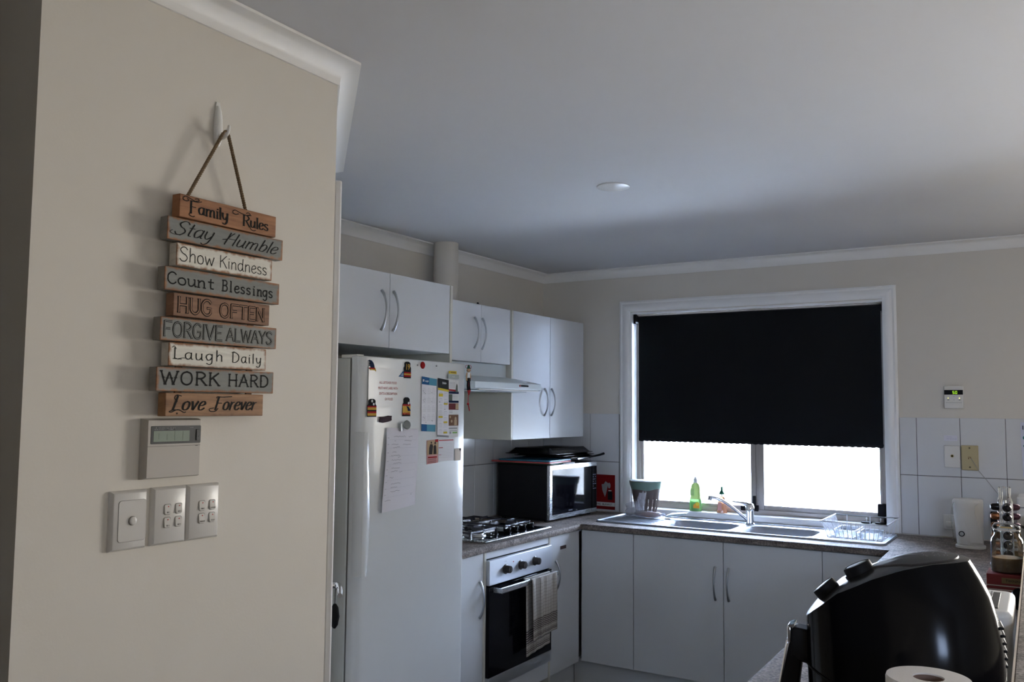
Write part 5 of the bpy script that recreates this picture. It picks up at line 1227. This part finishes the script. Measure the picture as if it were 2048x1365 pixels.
for c_, a_ in ((( -3.9235, 1.4975), 0), ((-3.9256, 1.4943), 0), ((-3.9214, 1.4943), 0)):
    MB().plate([(c_[0], c_[1]+.0020), (c_[0]+.0012, c_[1]), (c_[0], c_[1]-.0016), (c_[0]-.0012, c_[1])], FA, t=.0002, off=.0009).build('logo_diamond', greyp, ac, smooth=False)
MB().text('MITSUBISHI', FA, -3.9185, 1.4962, .0022, off=.0012).text('ELECTRIC', FA, -3.9185, 1.4933, .0022, off=.0012).text('Mr.SLIM', FA, -3.900, 1.4938, .0045, off=.0012, bold=.00008).text('ON/OFF', FA, -3.844, 1.4965, .0018, off=.0012).build('lettering', greyp, ac, smooth=False)
MB().box(WX+.021, -3.8275, 1.4705, WX+.0235, -3.8200, 1.4935).build('power_button', mat('dark_grey_plastic', (.06, .062, .065), .35), ac, bevel=.0006)
MB().sphere((WX+.0236, -3.8212, 1.479), .0011).build('indicator_lamp', greyp, ac)
pr(ac, 'cover_seam', mat('seam_dark', (.10, .09, .08), .7), [R4(-3.9415, 1.4605, -3.8155, 1.4612)], F=FA, off=-.0004, t=.0006)
pr(ac, 'cover_seam', MATS['seam_dark'], [R4(-3.828, 1.4595, -3.822, 1.4612)], F=FA, off=-.0004, t=.0007)
platew = mat('switch_plate_white', (.60, .58, .545), .3)
# single round-button plate
def round_panel(par, F, x0, z0, x1, z1):
    mb = MB(); mb.plate(rrect(x0, z0, x1, z1, .006, 4), F, t=.0009); return mb.build('inner_panel', platew, par)
sp1 = thing('light_switch', 'white wall plate with one round push button, left of the three plates', 'light switch', (WX, -3.965, 1.32))
plate_bev(WX, -4.006, 1.2625, -3.926, 1.3775, .0105, .006, 'plate', platew, sp1)
pr(sp1, 'panel_gap', mat('gap_dark', (.16, .15, .14), .7), [rrect(-3.9915, 1.2795, -3.9305, 1.3590, .0065, 4)], F=FX(WX+.0105), off=0, t=.0002)
MB().plate(rrect(-3.9908, 1.2802, -3.9312, 1.3583, .006, 4), FX(WX+.0105), t=.0010).build('inner_panel', platew, sp1)
MB().lathe([(.0090, 0), (.0090, .0004)], (WX+.0116, -3.961, 1.319), (1, 0, 0), 28).build('button_gap', MATS['gap_dark'], sp1)
MB().lathe([(.0080, 0), (.0080, .0028), (.0072, .0036), (.003, .0042)], (WX+.0118, -3.961, 1.319), (1, 0, 0), 28).build('push_button', platew, sp1)
def quad_plate(label, y0, y1, cy, names):
    o = thing('light_switch', label, 'light switch', (WX, (y0+y1)/2, 1.32))
    plate_bev(WX, y0, 1.263, y1, 1.3785, .0105, .006, 'plate', platew, o)
    k = 0
    for cz in (1.3335, 1.3072):
        for cc in cy:
            F = FX(WX+.0106); x0, x1, z0, z1 = cc-.0078, cc+.0078, cz-.0100, cz+.0100
            g_ = pr(o, 'rocker_gap', MATS['gap_dark'], [rrect(x0-.0007, z0-.0007, x1+.0007, z1+.0007, .0035, 3)], F=F, off=0, t=.0001)
            s_ = MB(); pts = rrect(x0, z0, x1, z1, .0030, 3)
            s_.loft([[(WX+.0106, p[0], p[1]) for p in pts], [(WX+.0118+.0022*(z1-p[1])/(z1-z0), p[0]*.9+cc*.1, p[1]*.93+cz*.07) for p in pts]])
            s_ = s_.build('rocker', platew, o)
            FR2 = (Vector((WX+.0125, 0, 0)), Vector((0, 1, 0)), Vector((0, 0, 1)))
            MB().plate(circ(cc+.001, cz+.0056, .0012, 10), FX(WX+.0127), t=.0003).build('red_dot', mat('bright_red_dot', (.55, .03, .02), .5), s_, smooth=False)
            MB().text(names[k], FX(WX+.0138), cc+.0005, cz-.0072, .0028, off=.0001, align='CENTER', sx=.78, bold=.00006).build('marking', ink, s_, smooth=False)
            k += 1
    return o
quad_plate('white wall plate with four rockers marked BED, middle of the three plates', -3.9155, -3.834, (-3.882, -3.8555), ('BED 1', 'BED 2', 'BED 3', 'BED 4'))
quad_plate('white wall plate with four rockers marked for living rooms, right of the three plates', -3.833, -3.7505, (-3.798, -3.7715), ('FAMILY', 'LOUNGE', 'PASSAGE', 'STUDY'))
# adhesive hook
hk = thing('wall_hook', 'white plastic adhesive hook holding the sign rope', 'hook', (WX, -3.783, 2.15))
def hookp(z): return {}
MB().loft([[(WX, -3.783+a*.0045, 2.205-.0) for a in (-1, 1)]+[(WX+.002, -3.783+.0045, 2.205), (WX+.002, -3.783-.0045, 2.205)]]+[[(WX, -3.783-w_, z), (WX, -3.783+w_, z), (WX+.002, -3.783+w_, z), (WX+.002, -3.783-w_, z)] for z, w_ in ((2.195, .0065), (2.18, .0068))]).build('adhesive_tab', plasw, hk, bevel=.0005)
mb = MB(); rings = []
for z, w_, d in ((2.196, .0045, .0035), (2.185, .0075, .007), (2.165, .0095, .0095), (2.145, .0105, .010), (2.125, .0098, .0098), (2.112, .0075, .0075), (2.106, .004, .004)):
    rings.append([(WX+.001+d*math.sin(PI*i/10)**.6 if 0 < i < 10 else WX+.001, -3.783-w_*math.cos(PI*i/10), z) for i in range(11)])
mb.loft(rings).build('hook_body', plasw, hk)
MB().tube(smoothpts([(WX+.007, -3.783, 2.128), (WX+.018, -3.7815, 2.124), (WX+.029, -3.780, 2.130), (WX+.033, -3.779, 2.142), (WX+.033, -3.778, 2.150)]), [.005]*6+[.0045]*6+[.004]*6+[.0032]*6+[.002], 10).build('hook_prong', plasw, hk)

# ------------------------------------------------------------------ stroke lettering for the hanging sign
# each glyph: advance, strokes; a stroke that starts with 'c' is smoothed
G = {
'F': (.66, [[(.12, 0), (.12, 1)], [(.12, 1), (.62, 1)], [(.12, .52), (.50, .52)]]),
'R': (.68, [[(.12, 0), (.12, 1)], ['c', (.12, 1), (.40, .99), (.58, .77), (.40, .53), (.12, .50)], [(.32, .50), (.64, 0)]]),
'S': (.62, [['c', (.56, .84), (.42, .98), (.22, .97), (.09, .79), (.22, .58), (.44, .45), (.55, .25), (.42, .03), (.20, .01), (.06, .16)]]),
'H': (.74, [[(.12, 0), (.12, 1)], [(.62, 0), (.62, 1)], [(.12, .5), (.62, .5)]]),
'K': (.68, [[(.12, 0), (.12, 1)], [(.60, 1), (.12, .45)], [(.28, .60), (.64, 0)]]),
'C': (.68, [['c', (.62, .82), (.48, .97), (.28, .98), (.10, .75), (.08, .5), (.10, .25), (.28, .02), (.48, .03), (.62, .18)]]),
'B': (.66, [[(.12, 0), (.12, 1)], ['c', (.12, 1), (.42, .99), (.54, .77), (.40, .54), (.12, .52)], ['c', (.12, .52), (.46, .50), (.60, .26), (.44, .02), (.12, 0)]]),
'U': (.72, [['c', (.11, 1), (.11, .55), (.13, .20), (.36, 0), (.58, .20), (.60, .55), (.60, 1)]]),
'G': (.72, [['c', (.62, .82), (.48, .97), (.28, .98), (.10, .75), (.08, .5), (.10, .25), (.28, .02), (.50, .03), (.62, .18)], [(.62, .16), (.62, .46), (.40, .46)]]),
'O': (.76, [['c', (.38, 1), (.16, .86), (.08, .5), (.16, .14), (.38, 0), (.60, .14), (.68, .5), (.60, .86), (.38, 1)]]),
'T': (.66, [[(.33, 0), (.33, 1)], [(.05, 1), (.61, 1)]]),
'E': (.62, [[(.12, 0), (.12, 1)], [(.12, 1), (.56, 1)], [(.12, .52), (.48, .52)], [(.12, 0), (.58, 0)]]),
'N': (.74, [[(.12, 0), (.12, 1)], [(.12, 1), (.62, 0)], [(.62, 0), (.62, 1)]]),
'I': (.26, [[(.13, 0), (.13, 1)]]),
'V': (.70, [[(.05, 1), (.35, 0)], [(.35, 0), (.65, 1)]]),
'A': (.72, [[(.04, 0), (.36, 1)], [(.36, 1), (.68, 0)], [(.16, .36), (.56, .36)]]),
'L': (.60, [[(.12, 0), (.12, 1)], [(.12, 0), (.56, 0)]]),
'W': (.96, [[(.04, 1), (.26, 0)], [(.26, 0), (.48, .9)], [(.48, .9), (.70, 0)], [(.70, 0), (.92, 1)]]),
'Y': (.68, [[(.05, 1), (.34, .48)], [(.63, 1), (.34, .48)], [(.34, .48), (.34, 0)]]),
'D': (.72, [[(.12, 0), (.12, 1)], ['c', (.12, 1), (.40, .97), (.62, .75), (.66, .5), (.62, .25), (.40, .03), (.12, 0)]]),
'a': (.56, [['c', (.46, .54), (.30, .62), (.12, .50), (.08, .28), (.18, .03), (.34, .06), (.46, .28)], ['c', (.47, .62), (.46, .28), (.48, .05), (.58, .04)]]),
'b': (.54, [['c', (.12, 1), (.12, .5), (.12, .05)], ['c', (.12, .40), (.28, .62), (.46, .52), (.48, .28), (.36, .02), (.12, .05)]]),
'd': (.58, [['c', (.46, .50), (.30, .62), (.12, .50), (.08, .28), (.18, .02), (.34, .04), (.46, .26)], ['c', (.47, 1), (.46, .4), (.48, .05), (.57, .03)]]),
'e': (.50, [['c', (.10, .32), (.30, .34), (.44, .46), (.34, .62), (.18, .58), (.08, .34), (.14, .06), (.30, 0), (.48, .14)]]),
'g': (.56, [['c', (.46, .50), (.30, .62), (.12, .50), (.08, .30), (.18, .05), (.34, .08), (.46, .30)], ['c', (.47, .62), (.47, .1), (.45, -.22), (.28, -.36), (.10, -.26)]]),
'h': (.56, [['c', (.12, 1), (.12, .5), (.12, 0)], ['c', (.12, .38), (.28, .60), (.44, .52), (.46, .2), (.47, 0)]]),
'i': (.24, [['c', (.12, .60), (.12, .3), (.13, 0)], ['c', (.11, .80), (.14, .82), (.14, .79)]]),
'l': (.24, [['c', (.12, 1), (.12, .5), (.13, 0)]]),
'm': (.86, [['c', (.12, .60), (.12, .3), (.12, 0)], ['c', (.12, .40), (.26, .60), (.40, .52), (.42, .2), (.42, 0)], ['c', (.42, .40), (.56, .60), (.70, .52), (.73, .2), (.74, 0)]]),
'n': (.56, [['c', (.12, .60), (.12, .3), (.12, 0)], ['c', (.12, .40), (.28, .60), (.43, .52), (.45, .2), (.46, 0)]]),
'o': (.54, [['c', (.27, .61), (.12, .52), (.07, .30), (.14, .07), (.28, 0), (.42, .08), (.47, .31), (.41, .53), (.27, .61)]]),
'r': (.42, [['c', (.12, .60), (.12, .3), (.12, 0)], ['c', (.12, .38), (.22, .56), (.38, .60)]]),
's': (.46, [['c', (.40, .52), (.28, .61), (.14, .56), (.10, .44), (.22, .33), (.38, .22), (.38, .07), (.24, 0), (.08, .08)]]),
't': (.38, [['c', (.18, .88), (.18, .4), (.20, .06), (.34, .02)], [(.04, .60), (.34, .60)]]),
'u': (.58, [['c', (.10, .60), (.10, .25), (.16, .03), (.32, .03), (.46, .25)], ['c', (.47, .60), (.47, .3), (.49, .03), (.57, .02)]]),
'v': (.50, [['c', (.06, .60), (.16, .3), (.24, 0), (.34, .3), (.44, .62)]]),
'w': (.74, [['c', (.06, .60), (.12, .3), (.20, 0)], [(.20, 0), (.36, .5)], [(.36, .5), (.52, 0)], ['c', (.52, 0), (.60, .3), (.68, .62)]]),
'y': (.54, [['c', (.08, .60), (.10, .25), (.22, .06), (.36, .14), (.46, .34)], ['c', (.47, .62), (.46, .1), (.40, -.22), (.24, -.36), (.08, -.28)]]),
' ': (.42, []),
}
def lettering(txt, F, x0, x1, zb, h, style, par, m_=None):
    """draw txt between x0 and x1, baseline zb, cap height h"""
    adv = 0; track = style.get('track', 0); mono = style.get('mono')
    for c in txt: adv += (mono or G[c][0])+track
    sx = (x1-x0)/adv; sl = style.get('slant', 0); wd = style.get('w', .1)*h*(1.0 if style.get('outline') else 1.3); con = style.get('con', 0); rise = style.get('rise', 0)
    mb = MB(); inner = MB(); x = 0; z_ = 0
    def wf(w0): return (lambda dx, dy: w0*(1-con+con*abs(dy)**1.2*1.6)) if con else w0
    for c in txt:
        a, st = G[c]; off = ((mono-a)/2 if mono else 0); sc_ = min(1.25, mono/a) if mono and a > 0 else 1
        if mono: off = (mono-a*min(sc_, 1.2))/2; 
        for s in st:
            cv = s[0] == 'c'; p = s[1:] if cv else s
            p = [(q[0]*(min(sc_, 1.2) if mono else 1), q[1]) for q in p]
            P = [(x0+(x+off+q[0]+sl*q[1])*sx, zb+q[1]*h+rise*(x+q[0])*h) for q in p]
            if cv: P = smoothpts(P, 5)
            elif len(P) == 2: P = [P[0], ((P[0][0]+P[1][0])/2, (P[0][1]+P[1][1])/2), P[1]]
            z_ += 1; o_ = .0004+.00001*z_
            mb.ribbon(P, wf(wd), F, o_)
            if style.get('outline') and not (c == style.get('solid')): inner.ribbon(P, wf(wd*style['outline']), F, .0010+.00001*z_)
            if style.get('serif'):
                L_ = style['serif']*h
                for (e, nb) in ((P[0], P[1]), (P[-1], P[-2])):
                    dy = abs(e[1]-nb[1]); dx = abs(e[0]-nb[0])
                    k_ = (e[1]-zb)/h
                    if dy > dx*.8 and (abs(k_) < .04 or abs(k_-1) < .04 or (c.islower() and abs(k_-.6) < .03)):
                        a0, a1 = (-L_, L_) if c.isupper() or abs(k_) < .04 else (-L_, 0)
                        z_ += 1; mb.ribbon([(e[0]+a0, e[1]), (e[0]+(a0+a1)/2, e[1]), (e[0]+a1, e[1])], wd*style.get('sw', .6), F, .0004+.00001*z_)
                        if style.get('outline'): pass
            if style.get('spur') and not cv:
                mx_, my_ = (P[0][0]+P[-1][0])/2, (P[0][1]+P[-1][1])/2
                if abs(P[0][1]-P[-1][1]) > abs(P[0][0]-P[-1][0]): mb.ribbon([(mx_-.10*h, my_), (mx_, my_+.002), (mx_+.10*h, my_)], wd*.5, F, .0012)
        x += (mono or a)+track
    for P in style.get('extra', []):
        Q = smoothpts([(x0+q[0]*(x1-x0), zb+q[1]*h) for q in P], 6); z_ += 1; mb.ribbon(Q, style.get('ew', wd*.6), F, .0006+.00001*z_)
    o = mb.build('lettering', m_ or ink, par, smooth=False)
    if style.get('outline'): inner.build('letter_inline', style['fill'], par, smooth=False)
    return o
orange = board_mat('stained_orange_wood', (.34, .145, .062), (.15, .055, .022), (.42, .20, .09), cover=.35)
brownw = board_mat('stained_brown_wood', (.27, .135, .075), (.14, .065, .035), (.30, .155, .085), cover=.35)
golden = board_mat('golden_brown_wood', (.36, .185, .085), (.15, .07, .03), (.40, .22, .11), cover=.35)
greyb = board_mat('worn_grey_paint', (.205, .212, .200))
whiteb = board_mat('worn_white_paint', (.70, .675, .60))
sg = thing('hanging_sign', 'hanging sign of nine stacked wooden boards with painted words', 'sign', (1.36, -3.77, 1.98))
BX0, BX1 = 1.356, 1.380
FS_ = FX(BX1)
boards = [  # y0, y1, z0, z1, material
    (-3.890, -3.628, 1.9295, 1.9775, orange), (-3.9165, -3.605, 1.8790, 1.9265, greyb), (-3.8925, -3.636, 1.8280, 1.8755, whiteb),
    (-3.9185, -3.612, 1.7755, 1.8235, greyb), (-3.896, -3.640, 1.7245, 1.7715, brownw), (-3.924, -3.617, 1.6730, 1.7205, greyb),
    (-3.9025, -3.646, 1.6225, 1.6700, whiteb), (-3.929, -3.622, 1.5710, 1.6195, greyb), (-3.906, -3.651, 1.5205, 1.5680, golden)]
tilts = [0, .002, -.001, .001, 0, .001, -.001, .001, 0]
KK = .990
boards = [(-5.046+(a+5.046)*KK, -5.046+(b+5.046)*KK, 1.545+(c-1.545)*KK, 1.545+(d-1.545)*KK, e) for a, b, c, d, e in boards]
BD = []
for i, (y0, y1, z0, z1, m_) in enumerate(boards):
    b_ = MB().box(BX0, y0, z0, BX1, y1, z1).build('board', m_, sg, bevel=.0012, seg=2)
    if m_ in (greyb,): b_['label'] = 'worn grey painted board'
    elif m_ is whiteb: b_['label'] = 'worn white painted board'
    else: b_['label'] = 'stained brown board'
    BD.append(b_)
fillbrown = mat('letter_fill_brown', (.27, .135, .075), .65); fillgrey = mat('letter_fill_grey', (.20, .207, .195), .65)
def word(i, txt, x0, x1, zb, h, st): return lettering(txt, FS_, -5.046+(x0+5.046)*KK, -5.046+(x1+5.046)*KK, 1.545+(zb-1.545)*KK, h*KK, st, BD[i])
word(0, 'Family', -3.866, -3.7655, 1.9425, .0245, dict(w=.115, con=.55, serif=.10, extra=[[(.13, -.25), (.08, -.33), (.0, -.22), (.01, -.08), (.05, -.06)], [(.30, 1.12), (.18, 1.00), (.06, 1.12), (-.10, 1.28), (-.17, 1.06), (-.10, .90), (-.02, 1.0), (-.06, 1.12)], [(.12, 1.22), (.20, 1.30), (.23, 1.15), (.14, 1.05)]], ew=.0017))
word(0, 'Rules', -3.7255, -3.651, 1.9405, .0235, dict(w=.115, con=.55, serif=.10, extra=[[(.25, .1), (.33, -.22), (.42, -.30), (.50, -.2)], [(.32, 1.10), (.12, 1.02), (-.10, 1.12), (-.30, 1.26), (-.38, 1.02), (-.28, .86), (-.16, .98)], [(.12, 1.20), (.20, 1.30), (.28, 1.16), (.16, 1.04)]], ew=.0017))
word(1, 'Stay', -3.905, -3.809, 1.8915, .0300, dict(w=.07, con=.5, slant=.42, extra=[[(.0, .25), (-.06, .12), (.02, -.02), (.20, -.02)]], ew=.0012))
word(1, 'Humble', -3.779, -3.6265, 1.8905, .0270, dict(w=.075, con=.5, slant=.42, extra=[[(.0, .35), (.08, .45), (.16, .80), (.22, 1.02)]], ew=.0017))
word(2, 'Show', -3.887, -3.797, 1.8385, .0295, dict(w=.05)); word(2, 'Kindness', -3.786, -3.651, 1.8385, .0265, dict(w=.05))
word(3, 'Count', -3.914, -3.793, 1.7890, .0235, dict(w=.095, mono=.62, serif=.13, sw=.9)); word(3, 'Blessings', -3.776, -3.631, 1.7890, .0230, dict(w=.095, mono=.62, serif=.11, sw=.9))
word(4, 'HUG', -3.888, -3.7995, 1.7325, .0315, dict(w=.20, outline=.42, fill=fillbrown, serif=.11, sw=.45)); word(4, 'OFTEN', -3.781, -3.6535, 1.7325, .0290, dict(w=.20, outline=.42, fill=fillbrown, serif=.11, sw=.45))
word(5, 'FORGIVE', -3.919, -3.770, 1.6815, .0305, dict(w=.14, outline=.36, fill=fillgrey, serif=.07, sw=.5)); word(5, 'ALWAYS', -3.7605, -3.6295, 1.6825, .0270, dict(w=.15, outline=.36, fill=fillgrey, serif=.07, sw=.5))
word(6, 'Laugh', -3.893, -3.762, 1.6370, .0225, dict(w=.075, con=.35, track=.12, extra=[[(-.02, 1.0), (.02, 1.15), (.06, .9)], [(.10, .02), (.20, .12), (.30, .02)], [(.0, -.02), (.05, .06), (.10, -.05)]], ew=.0012))
word(6, 'Daily', -3.744, -3.6565, 1.6365, .0215, dict(w=.075, con=.35, track=.12, extra=[[(.0, .95), (.06, 1.08), (.12, .98)]], ew=.0012))
word(7, 'WORK', -3.9205, -3.7700, 1.5850, .0265, dict(w=.105, serif=.11, sw=.8, spur=1, track=.08)); word(7, 'HARD', -3.752, -3.6340, 1.5850, .0255, dict(w=.095, serif=.10, sw=.8, spur=1, track=.08))
word(8, 'Love', -3.893, -3.812, 1.5335, .0280, dict(w=.11, con=.55, slant=.30, extra=[[(.30, 1.0), (.16, 1.08), (.10, .85), (.18, .6)], [(.10, .02), (-.05, -.12), (.02, -.16), (.20, .02), (.38, -.18), (.44, -.14)]], ew=.0018))
word(8, 'Forever', -3.787, -3.6745, 1.5340, .0270, dict(w=.11, con=.55, slant=.30, extra=[[(.42, 1.05), (.2, 1.0), (.08, 1.02), (.06, .9)], [(.10, .10), (.03, -.12), (-.08, -.12), (-.10, .06), (.0, .14)]], ew=.0018))
MB().plate(circ(-3.890, 1.5265, .0018, 8), FS_, t=.0003, off=.0002).build('nail_hole', ink, BD[8], smooth=False)
# straps at the back joining the boards, and the rope
for y in (-3.87, -3.685): MB().box(1.3522, y-.008, 1.523, 1.3559, y+.008, 1.975).build('back_strap', brownw, sg)
def rope(a, b, turns, par):
    a, b = Vector(a), Vector(b); d = (b-a).normalized(); u = d.cross(Vector((1, 0, 0))).normalized(); v = d.cross(u); n = int(turns*10)
    for ph in (0, PI):
        pts = [a+(b-a)*(i/n)+(u*math.cos(2*PI*turns*i/n+ph)+v*math.sin(2*PI*turns*i/n+ph))*.0019 for i in range(n+1)]
        MB().tube(pts, .0023, 6).build('rope_strand', ropem, par)
ropem = mat('brown_jute', (.21, .145, .085), .95, bump=.8, bscale=900, var=.25, vscale=200)
HX = 1.374
rope((1.366, -3.876, 1.968), (HX-.004, -3.7905, 2.129), 17, sg); rope((1.366, -3.717, 1.968), (HX-.004, -3.776, 2.128), 17, sg)
MB().tube(smoothpts([(HX-.004, -3.7905, 2.129), (HX-.003, -3.787, 2.1345), (HX-.003, -3.7825, 2.136), (HX-.003, -3.778, 2.134), (HX-.004, -3.776, 2.128)]), .0026, 8).build('rope_knot', ropem, sg)
